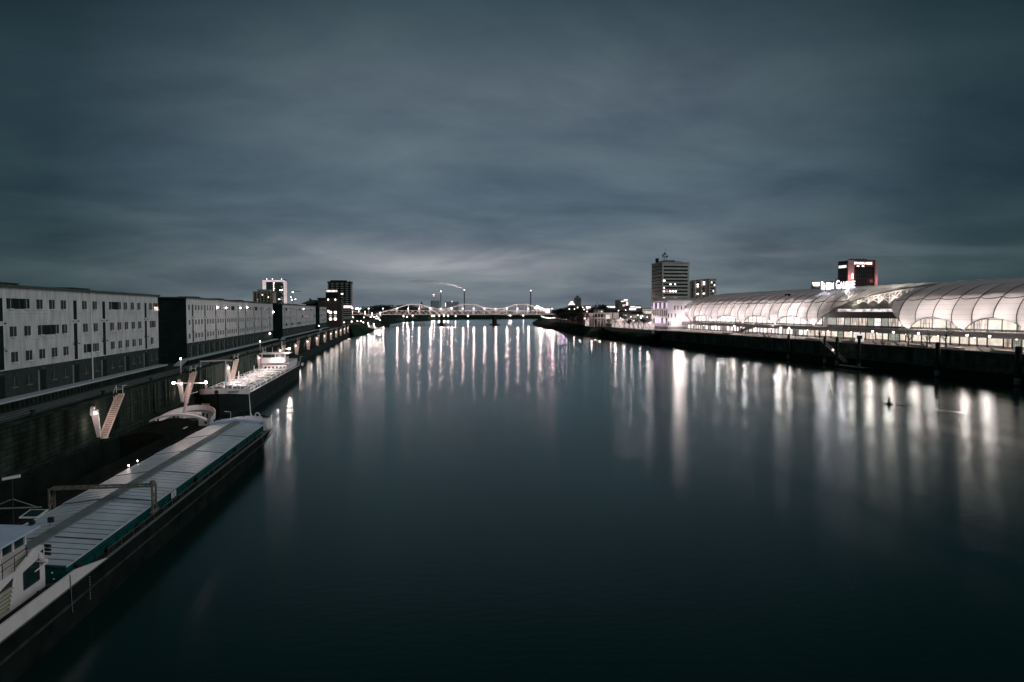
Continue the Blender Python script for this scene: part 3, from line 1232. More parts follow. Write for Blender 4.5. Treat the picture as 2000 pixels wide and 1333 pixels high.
# folding signal mast on the port side deck
b = MB()
mx_, my_ = (-4.6, 6.0)
b.path([(mx_ - 1.9, my_, 5.7), (mx_, my_, 6.45), (mx_ + 1.9, my_, 5.7)], .045)
b.bar((mx_ - 2.0, my_, 5.7), (mx_ + 2.2, my_, 5.7), .10, .10)
ms = b.build('signal_mast', mat('mast_grey', (.22, .22, .22), .6), A)
b = MB()
b.tube((mx_, my_, 2.9), (mx_, my_, 8.1), .05)
b.build('pole', BLACK, ms)
b = MB()
b.loft([[(mx_ - .6, my_ - .3, 8.1), (mx_ + .5, my_ + .1, 8.2), (mx_ + .5, my_ + .3, 8.2), (mx_ - .6, my_ - .1, 8.1)], [(mx_ - .6, my_ - .3, 8.3), (mx_ + .5, my_ + .1, 8.45), (mx_ + .5, my_ + .3, 8.45), (mx_ - .6, my_ - .1, 8.3)]])
b.build('radar', SHIPW, ms)
# small deck lamp beside the hatch, lit
t = A
b = MB()
b.lathe([(.03, 4.1), (.07, 4.13), (.07, 4.25), (.03, 4.3)], -4.55, 28.5, 8)
b.lathe([(.03, 4.1), (.05, 4.15), (.05, 4.25), (.02, 4.3)], -4.55, 31.0, 8)
b.build('deck_lamp', LAMPM, A)
b = MB()
b.tube((-4.55, 28.5, 2.9), (-4.55, 28.5, 4.05), .04)
b.tube((-4.55, 31.0, 2.9), (-4.55, 31.0, 4.1), .04)
b.build('lamp_post', STEEL, A)
plight(A, (-4.8, 28.5, 4.5), 12, WARM, .08)

# ------------------------------------------------------------------ open barge behind it
Bg = thing('open_barge', 'dark open barge between the near barge and the quay wall, lit mast at bow', 'barge', (-36.4, 80, 0), -0.030)
ringsB, _ = hull_rings(-44, 49, 4.45, 3.3, 10, 4, sheer=1.2, blunt=.7)
MB().loft(ringsB, closed=False).build('hull', HULL, Bg)
b = MB()
for sx in (-1, 1):
    for (xa, xb) in ((3.3, 4.4),):
        x0, x1 = sorted((sx * xa, sx * xb))
        b.face([(x0, -40, 3.15), (x1, -40, 3.15), (x1, 39, 3.15), (x0, 39, 3.15)])
b.build('side_deck', DECKD, Bg)
deck_from(ringsB, ya=38.9).build('bow_deck', WALK, Bg)
deck_from(ringsB, yb=-38.9).build('stern_deck', WALK, Bg)
b = MB()
for sx in (-1, 1):
    x0, x1 = sorted((sx * 3.2, sx * 3.35))
    b.box(x0, x1, -38, 37.5, .6, 4.35)
b.box(-3.2, 3.2, -38.1, -38, .6, 4.35)
b.box(-3.2, 3.2, 37.5, 37.6, .6, 4.35)
b.build('hold_wall', mat('hold_dark', (.010, .014, .011), .9, .3, .3, spec=.04), Bg)
b = MB()
b.face([(-3.2, -38, .6), (3.2, -38, .6), (3.2, 37.5, .6), (-3.2, 37.5, .6)])
b.build('hold_floor', mat('hold_floor', (.012, .013, .010), .95, .4, .3, spec=.04), Bg)
b = MB()
pts = [(-4.3 + 8.6 * k / 16, 37.9 - .0 * k, 4.1 + .95 * math.sin(math.pi * k / 16) ** .8) for k in range(17)]
b.loft([[(x, y, z), (x, y, z + .28), (x, y + .9, z + .34), (x, y + .9, z)] for x, y, z in pts])
b.build('breakwater', SHIPW, Bg)
b = MB()
pts2 = [(-3.1 + 6.2 * k / 12, 4.2 + .62 * math.sin(math.pi * k / 12)) for k in range(13)]
b.poly([(-3.1, .7)] + [(x, z) for x, z in pts2] + [(3.1, .7)], 'y', 24.0, 37.3)
b.build('tarpaulin', mat('tarpaulin_dark', (.010, .012, .009), .9, .3, .4, spec=.05), Bg)
b = edge_wall(ringsB, .85, 40.5, 49, t=.12)
b.build('bow_bulwark', SHIPW, Bg)
b = MB()
b.tube((-.2, 41.2, 4.2), (1.0, 41.2, 10.2), .30, .16)
ms = b.build('mast', mat('mast_pink', (.62, .48, .50), .5, .08, 1), Bg)
b = MB()
b.bar((-1.5, 41.2, 10.05), (3.4, 41.2, 10.05), .12, .12)
b.bar((2.2, 41.2, 8.6), (.9, 41.2, 8.2), .07, .07)
b.build('cross_arm', SHIPW, ms)
for x in (-1.6, 3.5):
    b = MB()
    b.lathe([(.05, 9.9), (.22, 9.98), (.26, 10.15), (.16, 10.33)], x, 41.2, 10)
    b.build('mast_lamp', LAMPM, ms)
plight(Bg, (-1.6, 40.6, 10.0), 260, WARM, .15)
plight(Bg, (3.5, 40.6, 10.0), 420, WARM, .15)
b = MB()
for (x, y) in ((-2.6, 44), (-1.9, 44.4), (2.0, 44.6), (2.8, 44), (-.3, 46.2), (.5, 46.2), (-3.6, 39.5), (3.7, 40)):
    b.lathe([(.16, 3.3), (.16, 4.3), (.24, 4.34), (.24, 4.45)], x, y, 8)
b.build('bow_bollards', STEEL, Bg)
b = MB()
b.box(-1.5, 1.5, 43.2, 44.3, 3.9, 4.7)
b.tube((-1.9, 43.8, 4.5), (1.9, 43.8, 4.5), .3, n=10)
b.build('anchor_winch', SHIPW, Bg)
b = MB()
b.box(3.4, 3.55, 30.0, 31.6, 4.2, 4.3)
b.build('white_fitting', SHIPW, Bg)

# ------------------------------------------------------------------ tanker
T = thing('tank_barge', 'tanker barge with brightly lit deck pipework, white bow band and wheelhouse at its far end', 'barge', (-37.1, 243, 0), math.pi)
# local +y is the bow, pointing at the viewer; local x is mirrored
ringsT, _ = hull_rings(0, 92.5, 4.75, 4.0, 10, 6, sheer=1.15, blunt=.42, keel=.9)
MB().loft(ringsT, closed=False).build('hull', mat('hull_charcoal', (.022, .028, .028), .7, .25, .4, spec=.1), T)
deck_from(ringsT, dz=-.1).build('deck', mat('deck_teal_grey', (.035, .05, .046), .6, .3, 1), T)
b = edge_wall(ringsT, .06, 8, 86, t=.35, off=.08)
b.build('gunwale', PIPEW, T)
# bow band
b = MB()
for sd in (0, -1):
    pts = [r[sd] for r in ringsT if r[sd][1] > 83.5]
    sec = []
    for p in pts:
        s = 1 if p[0] > 0 else -1
        sec.append([(p[0] + s * .02, p[1] + .03, p[2] - .35), (p[0] + s * .10, p[1] + .06, p[2] + .75), (p[0] - s * .06, p[1] - .06, p[2] + .75), (p[0] - s * .06, p[1] - .05, p[2] - .35)])
    sec.append([(0, 92.56, 5.15 - .35), (0, 92.65, 5.9), (0, 92.4, 5.9), (0, 92.4, 4.8)])
    b.loft(sec)
bb = b.build('bow_band', SHIPW, T)
b = MB()
b.lathe([(.02, -.05), (.42, -.04), (.42, .04), (.02, .05)], 0, 0, 12)
b.v = [(x, z * 1, y) for x, y, z in b.v]
for i, v in enumerate(b.v):
    b.v[i] = (v[0] + .15, v[1] + 92.72, v[2] + 5.2)
b.build('hawse_hole', BLACK, bb)
# name on the starboard bow (seen from the bridge, right of the stem)
NAMEM = mat('name_paint', (.05, .05, .06), .6)
p0 = Vector((-2.1, 92.66, 4.95))
p1 = Vector((-4.05, 91.15, 4.85))
ux = (p1 - p0).normalized()
uz = Vector((0, .05, 1)).normalized()
un = ux.cross(uz)
M = Matrix(((ux.x, uz.x, un.x, p0.x), (ux.y, uz.y, un.y, p0.y), (ux.z, uz.z, un.z, p0.z), (0, 0, 0, 1)))
text_mesh('ship_name', 'VEERPORT', .62, NAMEM, bb, M, .03, sx=.85)
# anchor pocket
b = MB()
b.face([(1.6, 92.1, 2.7), (3.5, 91.3, 2.75), (3.0, 91.0, .2), (2.0, 91.5, .2)])
b.build('anchor_pocket', mat('lit_pocket_steel', (.45, .38, .32), .8, .5, 2), T)  # lit look of the pocket is put into its pale colour
# deck pipes
for x in (-3.9, -2.6, -1.9, -1.2, -.5, .4, 1.1, 1.8, 2.9):
    b = MB()
    zz = 4.45 + (.25 if abs(x) < 2 else 0)
    b.tube((x, 26, zz), (x, 80, zz), .12, n=6)
    b.build('cargo_pipe', PIPEW, T)
rr = random.Random(11)
VAL = mat('valve_paint', (.68, .60, .58), .5, .3, 2)
for k in range(64):
    y = 27 + 52 * rr.random()
    x = rr.uniform(-3.7, 3.4)
    b = MB()
    h = rr.uniform(.5, 1.25)
    b.lathe([(.16, 0), (.16, h * .5), (.30, h * .52), (.30, h * .66), (.07, h * .7), (.07, h), (.24, h + .02), (.24, h + .06)], 0, 0, 8)
    o = b.build('valve', VAL, T)
    o.location = (x, y, 3.92 + (.3 if abs(x) < 2.2 else 0))
for k in range(7):
    y = 32 + k * 7.4
    b = MB()
    b.box(-4.3, 4.3, y, y + .25, 4.75, 4.9)
    b.box(-4.3, -4.1, y, y + .25, 3.9, 4.75)
    b.box(4.1, 4.3, y, y + .25, 3.9, 4.75)
    b.tube((-3.6, y + .8, 4.9), (3.2, y + .8, 4.9), .11, n=6)
    b.build('pipe_bridge', PIPEW, T)
for k in range(5):
    b = MB()
    y = 34 + k * 10.5
    b.box(-.9, .9, y, y + 1.6, 3.9, 5.0)
    b.lathe([(.5, 5.0), (.5, 5.25), (.2, 5.3)], 0, y + .8, 10)
    b.build('tank_hatch', VAL, T)
b = MB()
for x in (-4.5, 4.5):
    b.tube((x, 14, 4.95), (x, 83, 4.95), .03, n=5)
    b.tube((x, 14, 4.5), (x, 83, 4.5), .02, n=5)
    for k in range(28):
        b.tube((x, 14 + 2.5 * k, 3.95), (x, 14 + 2.5 * k, 4.95), .025, n=4)
b.build('deck_rail', PIPEW, T)
# deck crane
b = MB()
b.lathe([(.45, 3.95), (.42, 4.7), (.16, 4.9), (.14, 11.0)], 1.1, 80.5, 10)
cr = b.build('deck_crane', SHIPW, T)
b = MB()
b.bar((.8, 80.5, 11.0), (6.4, 81.0, 10.85), .22, .26)
b.bar((-.3, 80.5, 10.95), (1.1, 80.5, 11.0), .2, .35)
b.path([(6.3, 81, 10.8), (6.3, 81, 9.9)], .04)
b.lathe([(.12, 9.4), (.16, 9.6), (.1, 9.95)], 6.3, 81, 8)
b.build('crane_boom', SHIPW, cr)
# winches and deck house by the bow
b = MB()
for x in (-2.4, 2.0):
    b.tube((x - .8, 84.5, 5.0), (x + .8, 84.5, 5.0), .45, n=10)
    b.box(x - 1.0, x - .85, 84, 85, 4.0, 5.4)
    b.box(x + .85, x + 1.0, 84, 85, 4.0, 5.4)
b.box(-.6, .6, 82.5, 83.6, 4.0, 5.5)
b.build('anchor_winch', WALK, T)
b = MB()
for (x, y) in ((-3.6, 88), (-3.0, 88.3), (3.4, 88), (4.0, 86), (1.4, 90.2), (-1.4, 90.2), (-4.2, 84)):
    b.lathe([(.16, 4.2), (.16, 5.8), (.3, 5.85), (.3, 6.0)], x, y, 8)
b.build('bow_bollards', SHIPW, T)
# stern house
b = MB()
b.box(-4.0, 4.0, 5, 22, 4.0, 6.3)
b.box(-3.6, 3.4, 19, 25.5, 4.0, 5.6)
dk = b.build('deckhouse', SHIPW, T)
b = MB()
for k in range(6):
    b.box(-3.3 + 1.1 * k, -2.7 + 1.1 * k, 25.5, 25.54, 4.6, 5.2)
b.build('portholes', BLACK, dk)
b = MB()
b.box(-3.6, 3.4, 20.6, 26.8, 6.45, 8.0)
wh = b.build('wheelhouse', SHIPW, T)
b = MB()
b.box(-3.4, 3.2, 20.8, 26.6, 8.0, 9.1)
b.build('wheelhouse_glazing', GLASSD, wh)
b = MB()
b.box(-4.6, 3.9, 20.0, 27.6, 9.1, 9.32)
b.build('roof', SHIPW, wh)
b = MB()
for x in (-3.5, 3.3, -.6):
    b.box(x - .1, x + .1, 26.5, 26.7, 8.0, 9.1)
b.tube((3.4, 24, 9.3), (3.4, 24, 10.6), .06)
b.tube((-1.8, 22, 9.3), (-1.8, 22, 13.0), .06)
b.tube((1.0, 22, 9.3), (1.0, 22, 11.0), .05)
b.bar((-4.0, 22, 10.4), (-1.8, 22, 10.4), .07, .07)
b.build('roof_masts', SHIPW, wh)
b = MB()
b.lathe([(.05, 10.15), (.30, 10.25), (.36, 10.5), (.2, 10.75)], -4.0, 22, 10)
b.build('mast_lamp', LAMPM, wh)
plight(T, (-4.0, 23.6, 10.8), 1100, WARM, .2)
for k in range(9):
    plight(T, (1.4 if k % 2 else -1.2, 28 + 6.3 * k, 6.6), 560, (1, .88, .86), .2)
plight(T, (2.0, 90.5, 9.2), 60, WARM, .2)
b = edge_wall(ringsT, 1.0, 0, 7, t=.12)
b.build('stern_bulwark', mat('ship_grey_blue', (.40, .45, .50), .6, .1, 1), T)
for y, z in ((52, 9.8), (70, 9.8)):
    b = MB()
    b.tube((.6, y, 4.0), (.6, y, 7.6), .07)
    b.build('lamp_mast', PIPEW, T)
# dinghy davit at the stern quarter
b = MB()
b.path([(-4.5, 1.5, 4.9), (-4.5, 1.5, 6.6), (-5.2, 1.2, 6.7)], .07)
b.box(-5.4, -4.95, .2, 3.0, 3.6, 4.4)
b.build('stern_davit', SHIPW, T)
# ================================================================== RIGHT BANK
RTOP = [(183, -60), (183, 180), (181, 262), (178, 410), (174.5, 434), (177, 600), (182, 660), (194, 768), (200, 848), (213, 971), (236, 1100), (275, 1300), (345, 1600), (520, 1900), (900, 2150)]
b = MB()
b.face([(x, y, 8.99) for x, y in RTOP] + [(9000, 2150, 8.99), (9000, -60, 8.99)])
tag(b.build('city_ground', LAND), kind='structure')
b = MB()
b.face([(x + .5, y, 9.0) for x, y in RTOP[:6]] + [(245, 600, 9.0), (222, 420, 9.0), (222, -60, 9.0)])
tag(b.build('promenade', PAVE), kind='structure')
b = MB()
b.loft([[(x + .2, y, 8.97) for x, y in RTOP[4:]], [(x - 5 - .004 * y, y, 4.5 + .6 * math.sin(y)) for x, y in RTOP[4:]], [(x - 9 - .006 * y, y, -.6) for x, y in RTOP[4:]]], closed=False)
tag(b.build('right_bank', GRASS), kind='structure')
WALLM = mat('wall_mossy', (.085, .120, .100), .9, .7, .35, stretch=(1, 1, .4), bump=.3, spec=.1, detail=7)
courses(WALLM, 3.2, .9)
rw = thing('embankment_wall', 'dark vertical embankment wall along the right bank below the promenade', 'wall', (183, 60, 0))
b = MB()
ring = []
for x, y in RTOP[:5]:
    ring.append([(x, y, 3.6), (x, y, 9.1), (x + .6, y, 9.1), (x + .6, y, 3.6)])
b.loft(ring)
b.build('wall', WALLM, rw, rw.location)
b = MB()
ring = []
for x, y in RTOP[:5]:
    ring.append([(x - .35, y, 9.1), (x - .35, y, 9.45), (x + .65, y, 9.45), (x + .65, y, 9.1)])
b.loft(ring)
b.build('coping', PAVE, rw, rw.location)
b = MB()
ring = []
for x, y in RTOP[:5]:
    ring.append([(x - 1.2, y, 3.2), (x - 1.2, y, 3.6), (x + .5, y, 3.6), (x + .5, y, 3.2)])
b.loft(ring)
b.build('ledge', mat('ledge_mossy', (.10, .13, .11), .9, .5, .4, spec=.1), rw, rw.location)
b = MB()
pts = []
for (xa, ya), (xb, yb) in zip(RTOP[:4], RTOP[1:5]):
    n = int((yb - ya) / .6)
    for k in range(n):
        u = k / n
        pts.append((xa + (xb - xa) * u - 1.0 + (.3 if k % 4 < 2 else 0), ya + (yb - ya) * u))
b.loft([[(x, y, -1) for x, y in pts], [(x, y, 3.2) for x, y in pts]], closed=False)
b.build('sheet_piling', STEEL, rw, rw.location)

# mooring dolphins
MO = mat('dolphin_steel', (.012, .018, .016), .7, .3, 1)
MOB = mat('dolphin_pale_band', (.22, .24, .22), .8, .3, 1)
t0 = None
names = ['tall dark mooring post far left of the gangway, under the long white roof', 'dark mooring post at the head of the gangway', 'dark mooring post halfway along the gangway',
         'dark mooring post beside the pontoon at the gangway foot', 'thick dark mooring post right of the buoy', 'thick dark mooring post at the right edge of the picture']
for i, (px, x, r) in enumerate(((1540, 175, .55), (1611, 175.5, .5), (1635, 173.5, .55), (1678, 172.5, .55), (1832, 178.6, .75), (1990, 180.2, .9))):
    y, _ = onx(px, 670, x)
    if t0 is None:
        t0 = thing('mooring_post', names[0], 'mooring post', (x, y, 0), 0, 'mooring posts before the right wall')
        b = MB()
        b.lathe([(.5, -2), (.5, 11.6), (.35, 11.8)], 0, 0, 12)
        b.build('post', MO, t0)
        b = MB()
        b.lathe([(.52, .6), (.54, .62), (.54, 2.4), (.52, 2.42)], 0, 0, 12)
        b.build('band', MOB, t0)
        o = t0
    else:
        o = dup(t0, (x, y, 0), label=names[i])
    o.scale = (r / .5, r / .5, 1)

# gangway
ya, _ = onx(1603, 662, 177.5)
yb, _ = onx(1657, 704, 174.2)
gp = thing('gangway', 'long gangway stair sloping down the right wall to the pontoon', 'gangway', (176, yb, 0))
b = MB()
P0, P1 = Vector((178.6, ya, 9.3)), Vector((175, yb + 2, 1.6))
for s in (0, 1.3):
    o_ = Vector((-s, 0, 0))
    b.bar(P0 + o_, P1 + o_, .12, .35)
b.build('stringer', STEEL, gp, gp.location)
b = MB()
for s in (0, 1.3):
    o_ = Vector((-s, 0, 1.1))
    b.bar(P0 + o_, P1 + o_, .06, .06)
    b.bar(P0 + o_ - Vector((0, 0, .5)), P1 + o_ - Vector((0, 0, .5)), .05, .05)
    for k in range(15):
        q = P0.lerp(P1, k / 14) + Vector((-s, 0, 0))
        b.tube(q, q + Vector((0, 0, 1.1)), .03, n=4)
b.build('handrail', PIPEW, gp, gp.location)
b = MB()
for k in range(34):
    q = P0.lerp(P1, k / 33) + Vector((-.65, 0, .22))
    b.box(q.x - .6, q.x + .6, q.y - .14, q.y + .14, q.z - .03, q.z + .03)
b.build('steps', PAVE, gp, gp.location)
q = P0.lerp(P1, .55)
b = MB()
b.lathe([(.05, q.z + 1.2), (.2, q.z + 1.25), (.2, q.z + 1.55), (.05, q.z + 1.6)], q.x - 1.3, q.y, 8)
b.build('lamp', LAMPM, gp, gp.location)
plight(gp, Vector((q.x - 2.3, q.y, q.z + 1.6)) - gp.location, 40, WARM, .1)
pt = thing('pontoon', 'low floating pontoon at the foot of the gangway', 'pontoon', (174.5, yb - 3, 0))
b = MB()
b.box(-2.2, 1.6, -7, 6, -.4, .7)
b.build('float', STEEL, pt)
b = MB()
b.box(-2.25, 1.65, -7.05, 6.05, .7, .85)
b.build('deck', PAVE, pt)
b = MB()
b.box(-2.2, -2.1, -6.9, 5.9, .85, 1.2)
b.build('kerb', PIPEW, pt)

# ------------------------------------------------------------------ the shopping hall with two membrane roofs
PROF = [(15.0, 208.0), (17.0, 206.9), (19.5, 206.3), (22.0, 206.6), (24.6, 207.8), (27.3, 209.9), (29.4, 212.9), (31.3, 217.2), (32.8, 223.0), (33.8, 230.5), (34.3, 239.0), (34.2, 248.0), (33.4, 258.0), (31.5, 268.0)]


def lerp_tab(tab, t):
    for (a, va), (c, vc) in zip(tab, tab[1:]):
        if t <= c:
            u = (t - a) / (c - a) if c > a else 0
            return va + (vc - va) * max(0, min(1, u))
    return tab[-1][1]


NR = 40


def prof(t):
    """t 0..1 along the section, smooth"""
    n = len(PROF) - 1
    s = t * n
    i = min(int(s), n - 1)
    u = s - i
    p = [PROF[max(i - 1, 0)], PROF[i], PROF[i + 1], PROF[min(i + 2, n)]]
    r = []
    for k in (0, 1):
        a, b_, c, d = (q[k] for q in p)
        r.append(.5 * ((2 * b_) + (-a + c) * u + (2 * a - 5 * b_ + 4 * c - d) * u * u + (-a + 3 * b_ - 3 * c + d) * u ** 3))
    return r[1], r[0]      # x, z


TW = 5 / 13.0              # waist
MEM = bpy.data.materials.new('membrane')
MEM.use_nodes = True
t_ = MEM.node_tree
t_.nodes.clear()
o_ = N(t_, 'ShaderNodeOutputMaterial')
d1 = N(t_, 'ShaderNodeBsdfDiffuse')
d1.inputs['Color'].default_value = (.62, .62, .64, 1)
d2 = N(t_, 'ShaderNodeBsdfTranslucent')
d2.inputs['Color'].default_value = (.66, .60, .58, 1)
d3 = N(t_, 'ShaderNodeBsdfGlossy')
d3.inputs['Roughness'].default_value = .32
m1 = N(t_, 'ShaderNodeMixShader')
m1.inputs[0].default_value = .5
m2 = N(t_, 'ShaderNodeMixShader')
m2.inputs[0].default_value = .10
t_.links.new(d1.outputs[0], m1.inputs[1])
t_.links.new(d2.outputs[0], m1.inputs[2])
t_.links.new(m1.outputs[0], m2.inputs[1])
t_.links.new(d3.outputs[0], m2.inputs[2])
t_.links.new(m2.outputs[0], o_.inputs[0])
g_ = N(t_, 'ShaderNodeNewGeometry')
sp_ = N(t_, 'ShaderNodeSeparateXYZ')
t_.links.new(g_.outputs['Position'], sp_.inputs[0])
wv = mth(t_, 'FRACT', mth(t_, 'MULTIPLY', sp_.outputs[2], 1 / 1.9))
ln = mth(t_, 'LESS_THAN', wv, .045)
col_ = mixc(t_, 'MIX', ln, (.54, .59, .65, 1), (.34, .36, .39, 1))
t_.links.new(col_, d1.inputs[0])
colt = mixc(t_, 'MIX', ln, (.74, .70, .68, 1), (.44, .42, .41, 1))
t_.links.new(colt, d2.inputs[0])
RIB = mat('rib_dark', (.03, .035, .035), .5, .1, 1)


def hall(name, label, ynear, yfar, feet, pw, ylo, yhi, arch_h):
    """ynear/yfar: functions of section parameter t giving the rim"""
    T = thing(name, label, 'roof hall', (208, ylo, 14.9), 0, 'membrane halls of the shopping centre')
    off = T.location
    f0 = feet[0]
    sp = (feet[1] - feet[0]) if len(feet) > 1 else 36.3

    def zbot(y):
        u = ((y - f0) / sp) % 1.0
        if y > feet[-1] + .01 or y < ylo:
            return 15.0
        return 15.05 + arch_h * math.sin(math.pi * u) ** .8

    def point(y, t, bulge=True):
        yn, yf = ynear(t), yfar(t)
        yc = min(max(y, yn), yf)
        x, z = prof(t)
        x2, z2 = prof(min(t + .01, 1))
        zb = zbot(yc)
        if z < zb and t < TW:
            # slide up the section to the arch edge
            a_, b__ = t, TW
            lo, hi = 0.0, TW
            for _ in range(18):
                mid = (lo + hi) / 2
                if prof(mid)[1] < zb:
                    lo = mid
                else:
                    hi = mid
            tt = lo
            x, z = prof(tt)
            x2, z2 = prof(min(tt + .01, 1))
        if bulge:
            u = ((yc - (f0 - pw / 2)) / pw) % 1.0
            tt = t / TW if t < TW else (t - TW) / (1 - TW)
            d = 1.05 * math.sin(math.pi * u) * (max(0, math.sin(math.pi * tt)) ** .55 if t < TW else max(0, math.sin(math.pi * min(1, tt * 1.0))) ** .5 * (1 if tt < .5 else .8))
            nx, nz = -(z2 - z), (x2 - x)
            L_ = math.hypot(nx, nz) or 1
            x += nx / L_ * d
            z += nz / L_ * d
        return (x, yc, z)

    cols = []
    k0 = math.floor((ylo - (f0 - pw / 2)) / pw)
    k1 = math.ceil((yhi - (f0 - pw / 2)) / pw)
    ncp = 6
    for k in range(k0, k1):
        for q in range(ncp):
            cols.append(f0 - pw / 2 + pw * (k + q / ncp))
    cols.append(f0 - pw / 2 + pw * k1)
    tl = [TW * (j / 20) for j in range(20)] + [TW + (1 - TW) * j / 26 for j in range(27)]
    b = MB()
    rows = [[point(y, t) for y in cols] for t in tl]
    b.loft(rows, closed=False)
    b.build('membrane', MEM, T, off, smooth=True)
    # ribs at panel borders
    for k in range(k0, k1 + 1):
        y = f0 - pw / 2 + pw * k
        pts = []
        for j in range(46):
            t = j / 45
            if ynear(t) + .1 < y < yfar(t) - .1:
                p = point(y, t, False)
                if not pts or (Vector(p) - Vector(pts[-1])).length > .15:
                    pts.append(p)
        if len(pts) > 2:
            r = MB()
            r.path([(p[0] - .05, p[1], p[2] + .05) for p in pts], .17, 5)
            r.build('rib', RIB, T, off)
    # waist cable
    r = MB()
    pts = []
    for y in cols:
        if ynear(TW) < y < yfar(TW):
            u = ((y - f0 + pw / 2) / pw) % 1
            p = point(y, TW - .030 * math.sin(math.pi * u), True)
            pts.append((p[0] - .16, p[1], p[2] + .02))
    r.path(pts, .15, 5)
    r.build('waist_cable', RIB, T, off)
    # lower edge tube
    r = MB()
    yy = []
    y = max(ylo, ynear(0))
    while y < yfar(0):
        yy.append(y)
        y += .8
    pts = [point(y, 0, False) for y in yy]
    r.path([(p[0] - .05, p[1], p[2]) for p in pts], .20, 6)
    r.build('edge_tube', mat('edge_tube', (.12, .13, .12), .5), T, off)
    for f in (ynear, yfar):
        r = MB()
        pts = []
        for j in range(50):
            t = j / 49
            y = f(t)
            if y < ylo + 1 and f is ynear and ylo < 200:
                continue
            p = point(y, t, False)
            pts.append(p)
        if len(pts) > 3:
            r.path(pts, .28, 6)
            r.build('rim', mat('rim_steel', (.20, .22, .23), .5), T, off)
    # added unseen baffle behind the skin, keeps the uplights off the upper roof
    b = MB()
    baffle = [(214.2, 19.45), (212.9, 19.5), (212.5, 24.0), (210.6, 26.9)]
    y0l, y1l = max(ylo, ynear(0) - 2), yfar(0) + 4
    b.loft([[(x, y0l, z) for x, z in baffle], [(x, y1l, z) for x, z in baffle], [(x, y1l, z - .2 if i else z) for i, (x, z) in enumerate(baffle)]][:2], closed=False)
    b.build('light_baffle', mat('baffle_white', (.62, .60, .58), .8, .1, .3), T, off)
    return T, point


def near1(t):
    x, z = prof(t)
    return lerp_tab([(0, 314), (.10, 309), (.22, 301), (.30, 294), (TW, 286), (.46, 279), (.54, 271), (.62, 264), (.70, 261), (.8, 262), (1.0, 270)], t)


def far_nose(f):
    return lambda t: f + lerp_tab([(0, 1.2), (.12, 7), (.25, 12.5), (.34, 14), (TW, 13.5), (.46, 10), (.54, 5), (.62, 0), (.75, -8), (1.0, -30)], t)


feet1 = [314 + 35.9 * k for k in range(5)]
H1, pt1 = hall('membrane_hall', 'long far hall with glowing white ribbed membrane roof over the shops', near1, far_nose(feet1[-1]), feet1, 35.9 / 4, 255, 474, 4.9)
feet2 = [249.2 - 27.4 * k for k in range(4, -1, -1)]


def near2(t):
    return 120.0


def far2(t):
    return 249.2 + lerp_tab([(0, 1.2), (.12, 4.5), (.25, 8.5), (.34, 10), (TW, 10.3), (.46, 8.6), (.54, 6.2), (.62, 3.5), (.75, -1), (1.0, -20)], t)


H2, pt2 = hall('membrane_hall', 'near hall with glowing white ribbed membrane roof at the right edge of the picture', near2, far2, feet2, 27.4 / 3, 132, 262, 4.9)
rr = random.Random(5)
for T, f0, pw, n, base, pm in ((H1, 314, 35.9 / 4, 17, 255, 1.0), (H2, 249.2, -27.4 / 3, 11, 132, .62)):
    for k in range(n):
        y = f0 + pw * k
        p = (2100 if k % (4 if T is H1 else 3) else 1500) * pm * (.8 + .4 * rr.random())
        m_ = k % (4 if T is H1 else 3)
        p *= 1.0 if T is H1 else 1.2
        p *= 1.15 if m_ == 0 else (1.1 if m_ == 2 and T is H1 else .5 if T is H1 else .8)
        zl = 16.6 if k % (4 if T is H1 else 3) == 0 else 20.4
        plight(T, Vector((209.0, y, zl)) - T.location, p * 1.15, (1, .88, .86) if T is H1 else (1, .90, .85), .3, 'uplight')
        plight(T, Vector((211.6, y, 20.5)) - T.location, p * .55, (1, .84, .84), .4, 'uplight')
        plight(T, Vector((215.5, y, 25.5)) - T.location, 200 * pm, PINK, .5, 'uplight')
# two small dark vent boxes on the roof
for px, w_ in ((1536, 'left'), (1541.5, 'right')):
    y, z = onx(px, 581.5, 214.5)
    t = thing('roof_vent', '%s one of the two small dark vent boxes on the long membrane roof' % w_, 'roof vent', (214.5, y, z), 0, 'vent boxes on the membrane roof')
    b = MB()
    b.box(-.6, .6, -.55, .55, -.6, 1.9)
    b.build('case', STEEL, t)
    b = MB()
    b.box(-.7, .7, -.65, .65, 1.9, 2.05)
    b.build('lid', STEEL, t)

# ---- the building below and behind the membranes
g = thing('shopping_centre', 'two storey shop front with lit glass bays and grey terrace band below the membrane roofs', 'building', (212, 300, 9))
off = g.location
SLAB = mat('terrace_band', (.30, .29, .29), .7, .08, .2)
COLM = mat('dark_column', (.05, .055, .05), .6, .2, 1)
b = MB()
b.box(208.4, 219.0, 120, 505, 12.55, 14.6)
b.build('terrace', SLAB, g, off)
b = MB()
b.box(214.2, 262, 120, 262, 14.6, 20.2)
b.box(214.2, 262, 316, 470, 14.6, 20.2)
b.box(212.6, 262, 120, 505, 9.0, 12.55)
b.build('wall', mat('shop_wall', (.42, .40, .38), .8, .1, .4), g, off)
b = MB()
b.tube((208.45, 120, 15.5), (208.45, 505, 15.5), .04, n=5)
for k in range(150):
    b.box(208.4, 208.46, 121 + 2.55 * k, 121.06 + 2.55 * k, 14.6, 15.5)
b.build('terrace_railing', STEEL, g, off)
LM = [lit('shop_light_cream', (1, .88, .74), 1.05, .35, .35), lit('shop_light_white', (1, .90, .88), 1.5, .2, .3), lit('shop_light_pink', (1, .84, .82), 1.25, .5, .8),
      lit('shop_light_dim', (.55, .58, .50), .7, .5, .9), lit('shop_light_busy', (1, .82, .70), 1.2, .85, .9, stretch=(1, 1, .2)), lit('shop_light_violet', (.72, .66, 1), 1.5, .3, .5)]
rr = random.Random(8)
WF = mat('window_bars', (.05, .06, .055), .5)
y = 150.0
idx = 0
npan = 0
